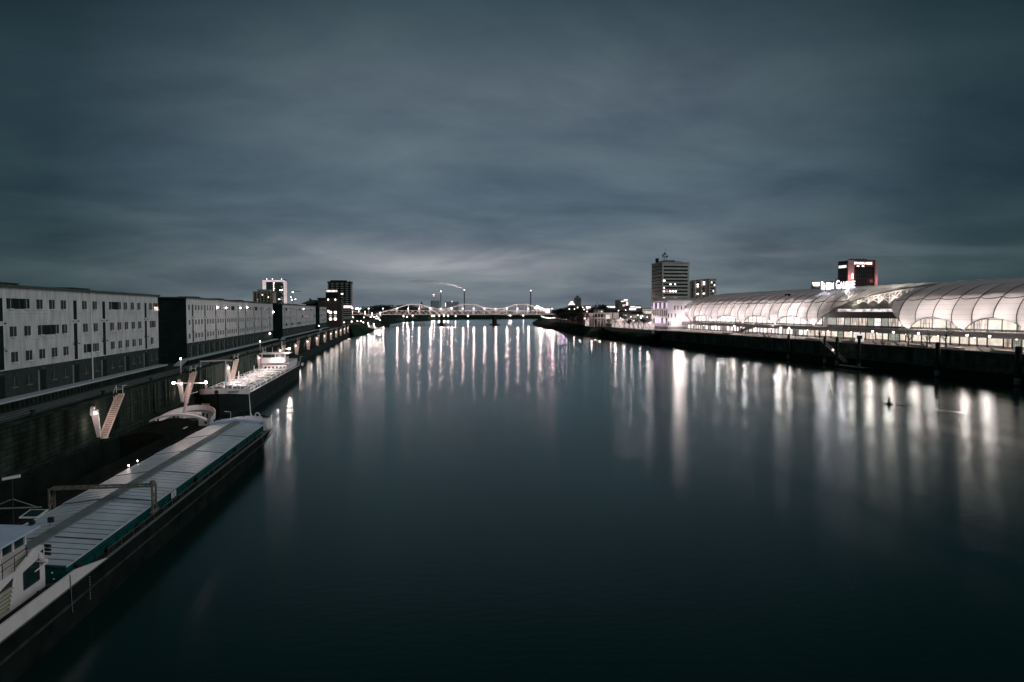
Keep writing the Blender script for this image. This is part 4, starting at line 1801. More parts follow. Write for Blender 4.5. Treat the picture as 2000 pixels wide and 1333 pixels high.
LOW = {}
while y < 503:
    w = rr.choice((4.4, 5.2, 6.8, 3.6)) if y < 330 else rr.choice((3.4, 4.4, 5.0))
    w = min(w, 503 - y)
    kind = rr.random()
    far_ = y > 320
    if 372 < y < 376:
        m = LM[5]
        LOW['v'] = 1
    elif far_:
        m = LM[1] if kind < .35 else LM[2] if kind < .6 else LM[4] if kind < .85 else LM[3]
    else:
        m = LM[0] if kind < .62 else LM[4] if kind < .8 else LM[3]
    b = MB()
    b.box(212.45, 212.597, y + .12, y + w - .12, 9.5, 12.3)
    o = b.build('shop_window', m, g, off)
    b = MB()
    if (kind > .72 and w > 3.5) or m is LM[4]:
        for q in range(1, 5):
            b.box(212.38, 212.447, y + w * q / 5 - .05, y + w * q / 5 + .05, 9.5, 12.3)
        b.box(212.39, 212.446, y + .12, y + w - .12, 10.85, 10.95)
        b.box(212.39, 212.446, y + .12, y + w - .12, 11.7, 11.76)
    else:
        b.box(212.39, 212.446, y + .12, y + w - .12, 9.5, 9.75)
    b.build('window_bars', WF, o, off)
    b = MB()
    b.box(212.0, 212.6, y - .14, y + .12, 9.0, 12.549)
    b.build('column', COLM, g, off)
    y += w
# upper bays behind the arches
for (a0, a1, x) in ((150, 261, 214.0), (317, 468, 214.0), (262, 316, 216.5)):
    y = a0
    while y < a1 - 1:
        w = min(rr.choice((4.6, 6.0, 7.2)), a1 - y)
        kind = rr.random()
        if a0 == 262:
            m = LM[3] if kind < .55 else LM[1] if kind < .8 else LM[4]
        elif a0 == 150:
            m = LM[0] if kind < .7 else LM[4]
        else:
            m = LM[1] if kind < .5 else LM[2] if kind < .8 else LM[4]
        b = MB()
        b.box(x, x + .15, y + .1, y + w - .1, 14.9, 18.9)
        o = b.build('gallery_window', m, g, off)
        b = MB()
        b.box(x - .07, x - .003, y + .1, y + w - .1, 14.9, 15.5)
        if m in (LM[4], LM[1]):
            for q in range(1, 4):
                b.box(x - .06, x - .003, y + w * q / 4 - .05, y + w * q / 4 + .05, 15.5, 18.9)
            b.box(x - .065, x - .004, y + .1, y + w - .1, 17.0, 17.1)
        b.build('window_bars', WF, o, off)
        b = MB()
        b.box(x - .3, x + .2, y - .1, y + .1, 14.6, 19.2)
        b.build('column', COLM, g, off)
        y += w
# centre between the halls
b = MB()
b.box(211.5, 240, 262, 316, 19.1, 21.9)
b.build('canopy', mat('canopy_dark', (.05, .06, .05), .7, .2, .3), g, off)
b = MB()
b.box(214.2, 240, 262, 306, 21.9, 23.2)
b.build('gallery_strip', lit('strip_light', (1, .88, .88), 1.3, .8, .7, stretch=(1, .5, 1)), g, off)
b = MB()
b.box(213.6, 240, 262, 306, 23.2, 25.6)
b.box(213.4, 214.2, 305, 306, 21.9, 25.9)
b.build('parapet', mat('parapet_grey', (.22, .22, .19), .8, .15, .4), g, off)
b = MB()
b.box(216.8, 262, 262, 316, 14.6, 19.1)
b.build('core_wall', mat('core_wall', (.10, .10, .09), .8), g, off)
b = MB()
b.box(236, 236.4, 240, 330, 25.6, 32.5)
b.face([(214, 262, 25.61), (236, 262, 25.61), (236, 330, 25.61), (214, 330, 25.61)])
b.build('light_wall', mat('back_lining', (.30, .28, .26), .8, .15, .3), g, off)
# steel struts under the overhanging roof
STR = mat('strut_white', (.88, .84, .80), .5, .05, 1)
b = MB()
rr = random.Random(4)
for k, y in enumerate((266, 273, 280, 287, 294, 301)):
    zt = 31.9 - k * .95
    b.tube((217, y, 25.6), (217, y, zt - .3), .32, n=6)
    b.tube((217, y, 26.0), (217, y - 7, min(32.2, zt)), .26, n=6)
    b.tube((217, y, 25.8), (222, y + 4, 31.4 - k * .7), .26, n=6)
    b.tube((217, y, 26.2), (217, y + 6.5, zt - 1.6), .24, n=6)
    b.tube((222, y, 25.6), (222, y - 5, 32.0 - k * .6), .24, n=6)
b.tube((217, 262, 28.2), (217, 300, 28.2), .22, n=6)
b.tube((216.8, 260, 31.8), (213.5, 300, 27.0), .30, n=6)
b.build('roof_struts', STR, g, off)
for (x, y, z, w) in ((213.5, 268, 27.3, 1500), (213.5, 280, 27.0, 1500), (213.2, 292, 26.6, 1100), (225, 275, 28, 2500), (225, 290, 27.5, 2000), (213.0, 309, 23, 900)):
    plight(g, Vector((x, y, z)) - off, w, (1, .88, .80), .5, 'uplight')
for k in range(20):
    y = 150 + 17.3 * k
    plight(g, Vector((209.6, y, 12.0)) - off, 150 if y < 260 else 260, (1, .86, .78), .3, 'soffit_light')
    plight(g, Vector((208.0, y, 13.6)) - off, 1000 * (.75 + (k * 37 % 11) / 16), (1, .74, .64), 4.5, 'reflection_spot', 140, (-.7, -.7, -.2))  # added soft spots that brighten the reflections on the river
b = MB()
for (y) in (150 + 17.3 * k for k in range(20)):
    b.lathe([(.02, 12.3), (.16, 12.35), (.16, 12.5)], 209.6, y, 8)
b.build('soffit_lamps', LAMPM, g, off)
# stair ramp up to the terrace
b = MB()
b.loft([[(206.2, 392, 9.0), (208.3, 392, 9.0), (208.3, 392, 9.5), (206.2, 392, 9.5)], [(206.2, 372, 12.6), (208.3, 372, 12.6), (208.3, 372, 14.4), (206.2, 372, 14.4)],
        [(206.2, 352, 13.6), (208.3, 352, 13.6), (208.3, 352, 14.59), (206.2, 352, 14.59)]])
b.build('ramp', mat('ramp_grey', (.33, .31, .30), .7, .1, .5), g, off)

# ---- roof sign
sg = thing('roof_sign', 'big glowing white letters on the long membrane roof', 'sign', (217, 300, 33.2))
SIGN = mat('sign_white', (1, 1, 1), .5, 0, 1, emit=(1, .86, .95), es=1.7)


def ray_plane(px, py, p, n):
    d = _ray(px, py)
    t = (Vector(p) - Vector((0, 0, CH))).dot(n) / d.dot(n)
    return Vector((0, 0, CH)) + d * t


# the letters stand on a line across the roof edge, facing the river and the bridge
yl, zl = onx(1604, 565, 217)
yr, zr = onx(1670, 562, 220)
pl_ = Vector((217, yl, 33.3))
pr_ = Vector((220, yr, 33.6))
ux = (pr_ - pl_).normalized()
wd = (pr_ - pl_).length
uz = Vector((0, 0, 1))
un = ux.cross(uz)


def sign_text(s, u0, u1, size, part, m, parent, base, uxx, up=0.0):
    o = text_mesh(part, s, size, m, parent, Matrix.Identity(4), .12)
    xs = [v.co.x for v in o.data.vertices]
    x0, x1 = min(xs), max(xs)
    k = (u1 - u0) / (x1 - x0)
    un_ = uxx.cross(Vector((0, 0, 1)))
    for v in o.data.vertices:
        p = base + uxx * (u0 + (v.co.x - x0) * k) + Vector((0, 0, up + v.co.y)) + un_ * v.co.z
        v.co = p - parent.location
    return o


fr = wd
for s, a, c, size in (('R', 0.0, .08, 6.6), ('HEIN', .085, .38, 5.2), ('G', .45, .545, 6.6), ('ALERIE', .555, 1.0, 5.2)):
    sign_text(s, a * fr, c * fr, size * .93, 'letters', SIGN, sg, pl_, ux)
b = MB()
b.bar(pl_ - Vector((0, 0, .2)), pr_ - Vector((0, 0, .2)), .2, .2)
for k in range(9):
    q = pl_.lerp(pr_, k / 8)
    b.bar(q - Vector((0, 0, 2.2)), q - Vector((0, 0, .1)), .12, .12)
b.build('sign_frame', STEEL, sg, sg.location)
mid = pl_.lerp(pr_, .25)
for q in (.2, .75):
    mid = pl_.lerp(pr_, q)
    plight(sg, mid + Vector((-1.5, -1, 1.0)) - sg.location, 1500, (1, .88, .96), .5, 'sign_glow')

# ------------------------------------------------------------------ promenade furniture
def make_lamp(h=4.6):
    t = thing('street_lamp', 'lamp', 'street lamp', (0, 0, 0))
    b = MB()
    b.tube((0, 0, 0), (0, 0, h), .07, .05)
    b.lathe([(.18, 0), (.18, .3), (.08, .34)], 0, 0, 8)
    b.build('pole', PIPEW, t)
    b = MB()
    b.lathe([(.06, h), (.30, h + .10), (.36, h + .38), (.22, h + .52)], 0, 0, 10)
    b.build('lantern', LAMPM, t)
    plight(t, (0, 0, h + .95), 520, (1, .86, .80), .3)
    plight(t, (-.6, -.6, h + .4), 450, (1, .74, .64), 2.0, 'streak_spot', 150, (-.7, -.7, -.25))  # added spot that lengthens the lamp's streak on the water
    return t


lam0 = make_lamp()
lps = [(1434, 640, 1), (1525, 641, 1), (1541, 645, 1), (1704, 650, 1), (1745, 651, 1), (1794, 655, 1), (1889, 661, 1), (1933, 664, 1)]
first = True
ordn = 0
for i, (px, py, s) in enumerate(lps):
    x = 192.0 if px > 1600 else 188
    y, z = onx(px, 650, x)
    lab = 'white street lamp on the right promenade before the shops, %s from the right' % ORD[len(lps) - i]
    if first:
        lam0.location = (x, y, 9)
        lam0['label'] = lab
        lam0['group'] = 'street lamps on the right promenade'
        first = False
    else:
        dup(lam0, (x, y, 9), label=lab)

# billboard
yb_, _ = onx(1679, 657, 184.5)
bl = thing('billboard', 'square white billboard with a dark picture above the wall', 'billboard', (184.5, yb_, 9))
b = MB()
b.box(-.06, .06, -1.6, 1.6, .9, 4.0)
b.build('board', lit('board_light', (.95, .88, .85), .85, .05), bl)
b = MB()
b.box(-1.5, -1.45, 0, .1, 0, .1)
b = MB()
b.face([(-.065, 1.05, 1.9), (-.065, -1.05, 1.9), (-.065, -1.05, 3.3), (-.065, 1.05, 3.3)])
b.v = [(x, y, z) for x, y, z in b.v]
b.build('picture', mat('picture_print', (.05, .05, .05), .6, .9, 1.4), bl)
b = MB()
b.box(-.06, .06, -1.3, -1.2, 0, .9)
b.box(-.06, .06, 1.2, 1.3, 0, .9)
b.build('post', STEEL, bl)
bl.rotation_euler = (0, 0, R(35))


# trees
LEAF = mat('leaf_dark', (.030, .055, .035), .8, .45, .3)
LEAF2 = mat('leaf_olive', (.060, .075, .040), .8, .45, .3)
BARK = mat('bark', (.06, .05, .04), .9, .3, 2)


def crown_mesh(seed, n, size, lobes, sq=.72):
    rr = random.Random(seed)
    L_ = []
    for k in range(lobes):
        a = 2 * math.pi * k / lobes + rr.random()
        rad = rr.uniform(.25, .6)
        L_.append((rad * math.cos(a), rad * math.sin(a), rr.uniform(-.45, .45), rr.uniform(.32, .55)))
    L_.append((0, 0, .35, .5))
    b = MB()
    for i in range(n):
        lx, ly, lz, lr = rr.choice(L_)
        d = Vector((rr.gauss(0, 1), rr.gauss(0, 1), rr.gauss(0, 1))).normalized()
        r = lr * rr.uniform(.55, 1.08)
        c = Vector((lx, ly, lz)) + d * r
        c.z *= sq * 1.3
        u = Vector((rr.gauss(0, 1), rr.gauss(0, 1), rr.gauss(0, 1))).normalized()
        v = u.orthogonal().normalized()
        s = size * rr.uniform(.5, 1.3)
        b.face([c - u * s, c - v * s * .6, c + u * s, c + v * s * .6])
    return b


CR = [crown_mesh(20 + k, 620, .085, 7) for k in range(4)]
CRO = []
for k in range(4):
    me = bpy.data.meshes.new('crown')
    me.from_pydata(CR[k].v, [], CR[k].f)
    me.materials.append(LEAF if k % 2 == 0 else LEAF2)
    CRO.append(me)


def trunk_mesh(seed):
    rr = random.Random(seed)
    b = MB()
    b.path([(0, 0, 0), (.01, .01, .2), (-.01, .02, .42), (.02, 0, .62)], .030, 6)
    for k in range(5):
        a = 2 * math.pi * k / 5 + rr.random()
        z = .25 + .06 * k
        b.path([(0, 0, z), (.12 * math.cos(a), .12 * math.sin(a), z + .12), (.27 * math.cos(a), .27 * math.sin(a), z + .26)], .014, 5)
    me = bpy.data.meshes.new('trunk')
    me.from_pydata(b.v, [], b.f)
    me.materials.append(BARK)
    return me


TRK = [trunk_mesh(k) for k in range(3)]


def tree(label, x, y, z, h, w, k, group, crown=None):
    t = thing('tree', label, 'tree', (x, y, z), (k * 1.7) % 6.28, group)
    o = bpy.data.objects.new('trunk', TRK[k % 3])
    COL.objects.link(o)
    o.parent = t
    o.scale = (h, h, h)
    o = bpy.data.objects.new('crown', crown or CRO[k % 4])
    COL.objects.link(o)
    o.parent = t
    o.location = (0, 0, h * .60)
    o.scale = (w / 2, w / 2, h * .44)
    return t


sparse = []
for k in range(2):
    q = crown_mesh(60 + k, 90, .11, 6)
    me = bpy.data.meshes.new('crown')
    me.from_pydata(q.v, [], q.f)
    me.materials.append(LEAF)
    sparse.append(me)
for i, (px, x, h, w, lab) in enumerate(((1848, 186, 8.5, 3.0, 'slender young tree with dark sparse leaves on the promenade, the tallest there'),
                                        (1811, 188, 6.5, 2.0, 'thin nearly bare young tree left of the tallest promenade tree'),
                                        (1774, 187, 6.8, 1.6, 'thin young tree before the barred shop entrance left of the near hall'),
                                        (1601, 185, 5.8, 2.4, 'small leafy tree by the head of the gangway'),
                                        (1449, 187, 5.5, 2.6, 'small tree on the promenade below the long hall, left of the ramp'),
                                        (1553, 187, 5.5, 2.2, 'small tree on the promenade right of the ramp'))):
    y, _ = onx(px, 665, x)
    tree(lab, x, y, 9, h, w, i, 'young trees on the right promenade', sparse[i % 2])
# loungers / benches on the promenade
BEN = mat('bench_dark', (.04, .045, .04), .7, .2, 2)
bt = None
benches = [(1715, 188.5), (1758, 188), (1729, 190), (1925, 187), (1950, 188), (1810, 187), (1497, 187), (1670, 189)]
for i, (px, x) in enumerate(benches):
    y, _ = onx(px, 675, x)
    lab = 'dark bench with a sloping back on the right promenade, %s from the right' % ORD[sorted(benches, key=lambda q: -q[0]).index((px, x)) + 1]
    if bt is None:
        bt = thing('bench', lab, 'bench', (x, y, 9), R(10), 'benches on the right promenade')
        b = MB()
        b.box(-.6, .6, -2.2, 1.4, .42, .52)
        b.build('seat', BEN, bt)
        b = MB()
        b.loft([[(-.6, 1.4, .42), (.6, 1.4, .42), (.6, 1.4, .52), (-.6, 1.4, .52)], [(-.6, 2.6, 1.25), (.6, 2.6, 1.25), (.6, 2.6, 1.35), (-.6, 2.6, 1.35)]])
        b.build('backrest', BEN, bt)
        for yy in (-1.9, 1.1):
            b = MB()
            b.box(-.5, .5, yy, yy + .12, 0, .42)
            b.build('leg', BEN, bt)
    else:
        dup(bt, (x, y, 9), R(10 - 7 * (i % 3)), lab)
# low planters
pl0 = None
plant = [(1792, 189, 7), (1965, 186.5, 9), (1860, 186, 8), (1660, 186, 9), (1420, 188, 8), (1585, 186, 6)]
for i, (px, x, L_) in enumerate(plant):
    y, _ = onx(px, 676, x)
    lab = 'long low pale concrete planter on the promenade, %s from the right' % ORD[sorted(plant, key=lambda q: -q[0]).index((px, x, L_)) + 1]
    if pl0 is None:
        pl0 = thing('planter', lab, 'planter', (x, y, 9), 0, 'planters on the right promenade')
        b = MB()
        b.loft([[(-.8, -4, 0), (.8, -4, 0), (.8, 4, 0), (-.8, 4, 0)], [(-.95, -4.1, .75), (.95, -4.1, .75), (.95, 4.1, .75), (-.95, 4.1, .75)]])
        b.build('trough', PAVE, pl0)
        b = MB()
        b.box(-.8, .8, -3.9, 3.9, .70, .76)
        b.build('soil', BARK, pl0)
    else:
        dup(pl0, (x, y, 9), 0, lab)
# promenade railing
pr = thing('promenade_railing', 'thin railing on top of the right embankment wall', 'railing', (183, 100, 9.45))
b = MB()
for (xa, ya_), (xb, yb_) in zip(RTOP[:4], RTOP[1:5]):
    for h in (.55, 1.05):
        b.tube((xa + .2, ya_, 9.45 + h), (xb + .2, yb_, 9.45 + h), .025, n=4)
    n = int((yb_ - ya_) / 2.5)
    for k in range(n):
        u = k / n
        b.box(xa + (xb - xa) * u + .17, xa + (xb - xa) * u + .23, ya_ + (yb_ - ya_) * u, ya_ + (yb_ - ya_) * u + .06, 9.45, 10.5)
b.build('rails', mat('railing_grey', (.25, .25, .24), .5), pr, pr.location)
# buoy with its pole, in the stream
bx, by = onz(1736, 790, 0)
bu = thing('buoy', 'small dark channel buoy floating in the lit water on the right', 'buoy', (bx, by, 0))
b = MB()
b.lathe([(.25, -.3), (.85, .0), (.7, .25), (.28, .5), (.22, .95), (.26, 1.4), (.0, 1.95)], 0, 0, 14)
b.build('body', BLACK, bu, smooth=True)
b = MB()
b.lathe([(.0, 1.05), (.27, 1.06), (.27, 1.2), (.0, 1.21)], 0, 0, 10)
b.build('reflector', MOB, bu)

# the current parts round the buoy: a low ridge of water trailing from it
wm = water_mat()
wm.name = 'wake_water'
b = MB()
L1, R1 = [], []
ex, ey = onz(1880, 806, 0)
sec = []
for k in range(15):
    u = k / 14
    x = bx + (ex - bx) * u
    y = by + (ey - by) * u - 1.2 * math.sin(u * 2.2)
    w = .25 + 1.5 * u
    h = .08 * (1 - u) + .004
    sec.append([(x - .3 * w, y - w, .003), (x, y, h), (x + .3 * w, y + w, .003)])
b.loft(sec, closed=False)
tag(b.build('water_wake', wm), kind='structure')
# ================================================================== FAR SIDE: towers, bridge, trees, works
def facade_tower(name, label, cat, x0, x1, y0, y1, z1, floors, wallm, winm, litfn=None, z0=9.0, side='both', strip=(.25, .72), inset=.0, group=None, roofm=None, cols=0, colm=None, zlow=None):
    t = thing(name, label, cat, (x0, y0, z0), 0, group)
    off = t.location
    b = MB()
    b.box(x0, x1, y0, y1, z0, z1)
    b.build('wall', wallm, t, off)
    zl = zlow or z0
    fh = (z1 - 1.5 - zl) / floors
    for k in range(floors):
        za, zb = zl + fh * (k + strip[0]), zl + fh * (k + strip[1])
        b = MB()
        b.box(x0 + 1.2, x1 - 1.2, y0 - .08, y0 - .003, za, zb)
        if x0 > 0:
            b.box(x0 - .08, x0 - .003, y0 + .8, y1 - .8, za, zb)
        else:
            b.box(x1 + .003, x1 + .08, y0 + .8, y1 - .8, za, zb)
        b.build('window_band', winm, t, off)
    b = MB()
    b.box(x0 - .4, x1 + .4, y0 - .4, y1 + .4, z1, z1 + .7)
    b.build('roof', roofm or wallm, t, off)
    if litfn:
        for (u, k, w, m) in litfn:
            za, zb = zl + fh * (k + strip[0]) + .1, zl + fh * (k + strip[1]) - .1
            b = MB()
            xa = x0 + (x1 - x0) * u
            b.box(xa, xa + w, y0 - .16, y0 - .083, za, zb)
            b.build('lit_window', m, t, off)
    return t


LW = lit('window_warm', (1, .82, .74), 5.5, .2, .5)
LWD = lit('window_dim', (.6, .55, .45), .8, .6, 1)
LR = lit('window_red', (1, .30, .28), 1.6, .2, .5)
TOWC = mat('tower_concrete', (.52, .50, .46), .85, .08, .3)
TOWG = mat('tower_glass', (.015, .022, .022), .2, .6, .3)
GREYT = mat('tower_grey', (.24, .24, .23), .85, .1, .3)
# --- fifteen storey tower on the right
LIT15 = [(.04, 9, 1.6, LW), (.28, 8, 1.2, LW), (.46, 8, .8, LW), (.06, 7, .7, LW), (.04, 6, 1.4, LW), (.16, 6, 1.4, LR), (.27, 6, 1.4, LW), (.38, 6, 1.4, LW), (.48, 6, 1.2, LW),
         (.04, 4, 1.7, LW), (.45, 4, 1.5, LW), (.50, 3, .8, LWD), (.03, 2, 2.0, LW)]
t15 = facade_tower('office_tower', 'tall concrete office tower with dark window bands and roof antennas on the right bank', 'tower', 201.5, 223.5, 500, 522, 59.5, 14, TOWC, TOWG, LIT15, zlow=20)
b = MB()
b.box(205, 213, 503, 515, 60.2, 61.6)
b.box(213, 219, 505, 512, 60.2, 61.0)
b.box(199.8, 201.8, 508, 510, 60.2, 63.5)
b.build('roof_plant', STEEL, t15, t15.location)
b = MB()
for x in (203.2, 204.4, 205.8):
    b.bar((x, 503, 60.2), (x, 503, 67.0), .22, .22)
b.bar((202.8, 503, 64.2), (206.6, 503, 64.2), .3, .5)
b.bar((202.8, 503, 66.2), (206.2, 503, 66.2), .2, .4)
b.bar((205.2, 503, 66), (205.2, 503, 71), .12, .12)
for x, z in ((203.1, 65.2), (204.5, 66.9), (206.6, 64.6)):
    b.lathe([(.1, z - .7), (.65, z - .3), (.65, z + .3), (.1, z + .7)], x, 502.8, 8)
b.build('antenna_rack', STEEL, t15, t15.location)
b = MB()
for k in range(14):
    z = 20 + 2.71 * k + .6
    b.box(200.2, 201.35, 501, 521, z, z + .25)
b.build('balconies', TOWC, t15, t15.location)
# --- pale tower behind
x0, z1 = ony(1385, 546, 620)
xw, _ = ony(1397, 546, 620)
t2 = facade_tower('residential_tower', 'pale tower with white vertical strips behind the shopping hall, lit balconies', 'tower', x0, xw + 1, 620, 662, z1, 10, TOWC, TOWG,
                  [(.3, 9, .9, LW), (.7, 8, .9, LW), (.55, 6, .9, LW), (.35, 3, .8, LW), (.7, 5, .7, LWD)], zlow=24)
b = MB()
for y in (622, 634, 648, 658):
    b.box(x0 - 1.2, x0 - .1, y, y + 4.2, 9, z1)
b.build('pillar_strip', mat('strip_white', (.85, .84, .82), .8), t2, t2.location)
b = MB()
for (y, z) in ((629, z1 - 3), (629, z1 - 5), (643, z1 - 4.5), (643, z1 - 6.5), (629, z1 - 14), (643, z1 - 14), (643, z1 - 24), (629, z1 - 22)):
    b.box(x0 - .3, x0 - .09, y, y + 3.5, z, z + 1.1)
b.build('lit_window', LW, t2, t2.location)
# --- white low building
lb = thing('corner_building', 'three storey white corner building lit pink and violet at the left end of the shops', 'building', (197, 478, 9))
off = lb.location
xc, _ = ony(1304, 585, 478)
WB = mat('white_render', (.72, .68, .70), .8, .05, .3)
yfar_ = onx(1275, 600, xc)[0]
b = MB()
b.box(xc, 232, 478, yfar_, 10.8, 30.2)
b.build('wall', WB, lb, off)
b = MB()
b.box(xc + .3, 232, 478.3, yfar_ - .3, 9, 10.8)
b.build('base_storey', GREYT, lb, off)
b = MB()
b.box(xc - .3, 232.3, 477.7, yfar_ + .3, 30.2, 32.2)
b.build('roof', mat('attic_grey', (.20, .20, .18), .8, .1, .3), lb, off)
b = MB()
b.box(222, 240, 476.5, 477.9, 20.5, 25.5)
b.box(213, 240, 474.0, 477.9, 17.5, 20.0)
b.build('side_volume', mat('annex_grey', (.16, .16, .14), .8), lb, off)
VIO = lit('violet_panel', (.88, .62, 1.0), 1.5, .2, .5)
k = 0
dyy = (yfar_ - 478) / 7
for r_ in range(3):
    z = 25.4 - 5.6 * r_
    for c in range(7):
        y = 478.6 + dyy * c
        lit_ = (c * 2 + r_) % 4 == 0 or (r_ == 2 and c % 3 == 1)
        b = MB()
        b.box(xc - .12, xc - .003, y, y + dyy * .5, z - 1.0, z + 3.2)
        b.build('window', VIO if lit_ else TOWG, lb, off)
for r_, (xs) in enumerate(((1318, 1324, 1331, 1338), (1306, 1312, 1319), (1306, 1309))):
    z = 24.6 - 5.8 * r_
    for px in xs:
        x, _ = ony(px, 600, 478)
        b = MB()
        b.box(x - .35, x + .35, 477.9, 477.997, z - 1.3, z + 1.8)
        b.build('window', TOWG, lb, off)
for (x, y, z, w, c) in ((xc + 5, 472, 14, 2100, (1, .84, .86)), (xc + 12, 471, 16, 2100, (1, .84, .86)), (xc - 7, 490, 13, 800, (1, .78, .95)), (xc - 7, 510, 13, 800, (1, .76, 1)), (xc + 4, 470, 26, 500, (1, .82, .88))):
    plight(lb, Vector((x, y, z)) - off, w, c, .5, 'uplight')
plight(lb, Vector((xc + 6, 470, 24)) - off, 14000, (1, .74, .70), 4.0, 'streak_spot', 130, (-.4, -1, -.3))  # added spot for the strong streak below the corner
# --- red lit bank tower
sk = thing('bank_tower', 'dark glass tower with red lit pillars and white letters on top', 'tower', (355, 500, 9))
off = sk.location
Y0 = 500
xa, ztop = ony(1636, 509, Y0)
xb, _ = ony(1656, 509, Y0)
xc1, _ = ony(1668, 509, Y0)
xd, _ = ony(1709, 509, Y0)
xe, _ = ony(1713, 509, Y0)
yback = onx(1636, 560, xb)[0]
REDS = mat('red_stone', (.60, .42, .40), .8, .1, .3)
GLT = mat('facade_glass_grid', (.012, .02, .017), .3, .1, .5, spec=.3)
b = MB()
b.box(xb, xe, Y0 + .5, yback, 9, ztop)
b.build('wall', GLT, sk, off)
b = MB()
for k in range(1, 14):
    z = ztop - 6.5 - 3.1 * (k - 1)
    b.box(xb - .1, xb - .003, Y0 + 1, yback - .3, z - .1, z + .1)
b.build('side_transoms', mat('mullion_grey', (.07, .08, .07), .6), sk, off)
b = MB()
b.box(xb - .2, xc1, Y0 - .6, Y0 + .497, 9, ztop + .3)
b.build('pillar', REDS, sk, off)
b = MB()
b.box(xd, xe + .6, Y0 - .6, Y0 + .497, 9, ztop + .3)
b.build('pillar', REDS, sk, off)
b = MB()
b.box(xc1 + .003, xd - .003, Y0 - .3, Y0 + .49, ztop - 5.0, ztop + .8)
b.build('attic', mat('attic_red', (.14, .04, .04), .7), sk, off)
MUL = mat('mullion_grey', (.07, .08, .07), .6)
for k in range(1, 9):
    x = xc1 + (xd - xc1) * k / 9
    b = MB()
    b.box(x - .08, x + .08, Y0 + .3, Y0 + .49, 30, ztop - 5.01)
    b.build('mullion', MUL, sk, off)
for k in range(1, 12):
    z = ztop - 5 - 3.1 * k
    b = MB()
    b.box(xc1, xd, Y0 + .35, Y0 + .488, z - .08, z + .08)
    b.build('transom', MUL, sk, off)
b = MB()
b.box(xb - .4, xb - .11, Y0 + 1.5, yback - 1.5, ztop - 5.6, ztop - 3.6)
b.build('sign_strip', lit('strip_sign', (1, .86, .80), 2.4, .7, 1.2), sk, off)
b = MB()
for u in (.13, .19, .37, .42):
    x = xc1 + (xd - xc1) * u
    b.box(x, x + .9, Y0 - .4, Y0 - .303, ztop - 4.8, ztop - 4.1)
b.build('lit_window', LW, sk, off)
SPK = mat('letters_white', (1, 1, 1), .5, 0, 1, emit=(1, .80, .80), es=3.0)
sign_text('SPARKASSE', 0, (xd - xc1) * .86, 2.5, 'letters', SPK, sk, Vector((xc1 - .3, Y0 - .5, ztop - 2.9)), Vector((1, 0, 0)))
b = MB()
x = xc1 - 1.6
b.poly([(x - .9, ztop - 14.5), (x + .9, ztop - 14.5), (x + .9, ztop - 13.6), (x + .2, ztop - 12.6), (x + .9, ztop - 11.2), (x, ztop - 10), (x - .7, ztop - 11.4), (x - .3, ztop - 12.4), (x - .9, ztop - 13.4)], 'y', Y0 - .75, Y0 - .603)
b.build('emblem', SPK, sk, off)
b = MB()
for k in range(5):
    b.tube((xc1 + 3 * k, Y0 + 5, ztop + .2), (xc1 + 3 * k, Y0 + 5, ztop + 2.5), .15, n=5)
b.box(xc1 + 1, xd - 4, Y0 + 4, Y0 + 9, ztop + .2, ztop + 1.6)
b.build('roof_plant', STEEL, sk, off)
for (x, y, z, w) in ((xc1 - 3, Y0 - 5, ztop - 14, 1500), (xc1 - 3, Y0 - 5, ztop - 24, 1200), (xe, Y0 - 5, ztop - 16, 800), (xe, Y0 - 5, ztop - 26, 800)):
    plight(sk, Vector((x, y, z)) - off, w, (1, .34, .38), .5, 'red_uplight')
# block beside it
x0, z1 = ony(1591, 552, 560)
x1, _ = ony(1641, 552, 560)
b2 = facade_tower('office_block', 'low grey office block behind the roof letters, bright box on its left corner', 'building', x0 + 1.5, x1, 560, 567, z1 - 2.6, 6, GREYT, TOWG,
                  [(.12, 4, 1.2, LW), (.5, 5, 1.0, LWD), (.68, 5, .8, LW), (.2, 3, .8, LW)], zlow=28)
b = MB()
xq = x0 + 4.5
b.loft([[(x0 + .8, 559, z1 - 3.0), (xq - .5, 559, z1 - 3.0), (xq - .5, 563, z1 - 3), (x0 + .8, 563, z1 - 3)], [(x0, 559, z1), (xq, 559, z1), (xq, 563, z1), (x0, 563, z1)]])
b.build('sign_box', LW, b2, b2.location)
b = MB()
b.box(x1 - 4, x1, 562, 570, z1 - 2.8, z1 + 1.5)
b.tube((x1 - 3, 562, z1 + 1), (x1 - 3, 562, z1 + 4), .2)
b.tube((x1 - 1.5, 562, z1 + 1), (x1 - 1.5, 562, z1 + 4.5), .2)
b.build('roof_plant', GREYT, b2, b2.location)

# --- left bank towers
LTY = 820
def px_tower(name, label, cat, pxl, pxr, pyt, y, depth, floors, wm, gm, litl=None, zlow=None, strip=(.25, .72)):
    xl, z = ony(pxl, pyt, y)
    xr, _ = ony(pxr, pyt, y)
    return facade_tower(name, label, cat, xl, xr, y, y + depth, z, floors, wm, gm, litl, zlow=zlow, strip=strip), xl, xr, z


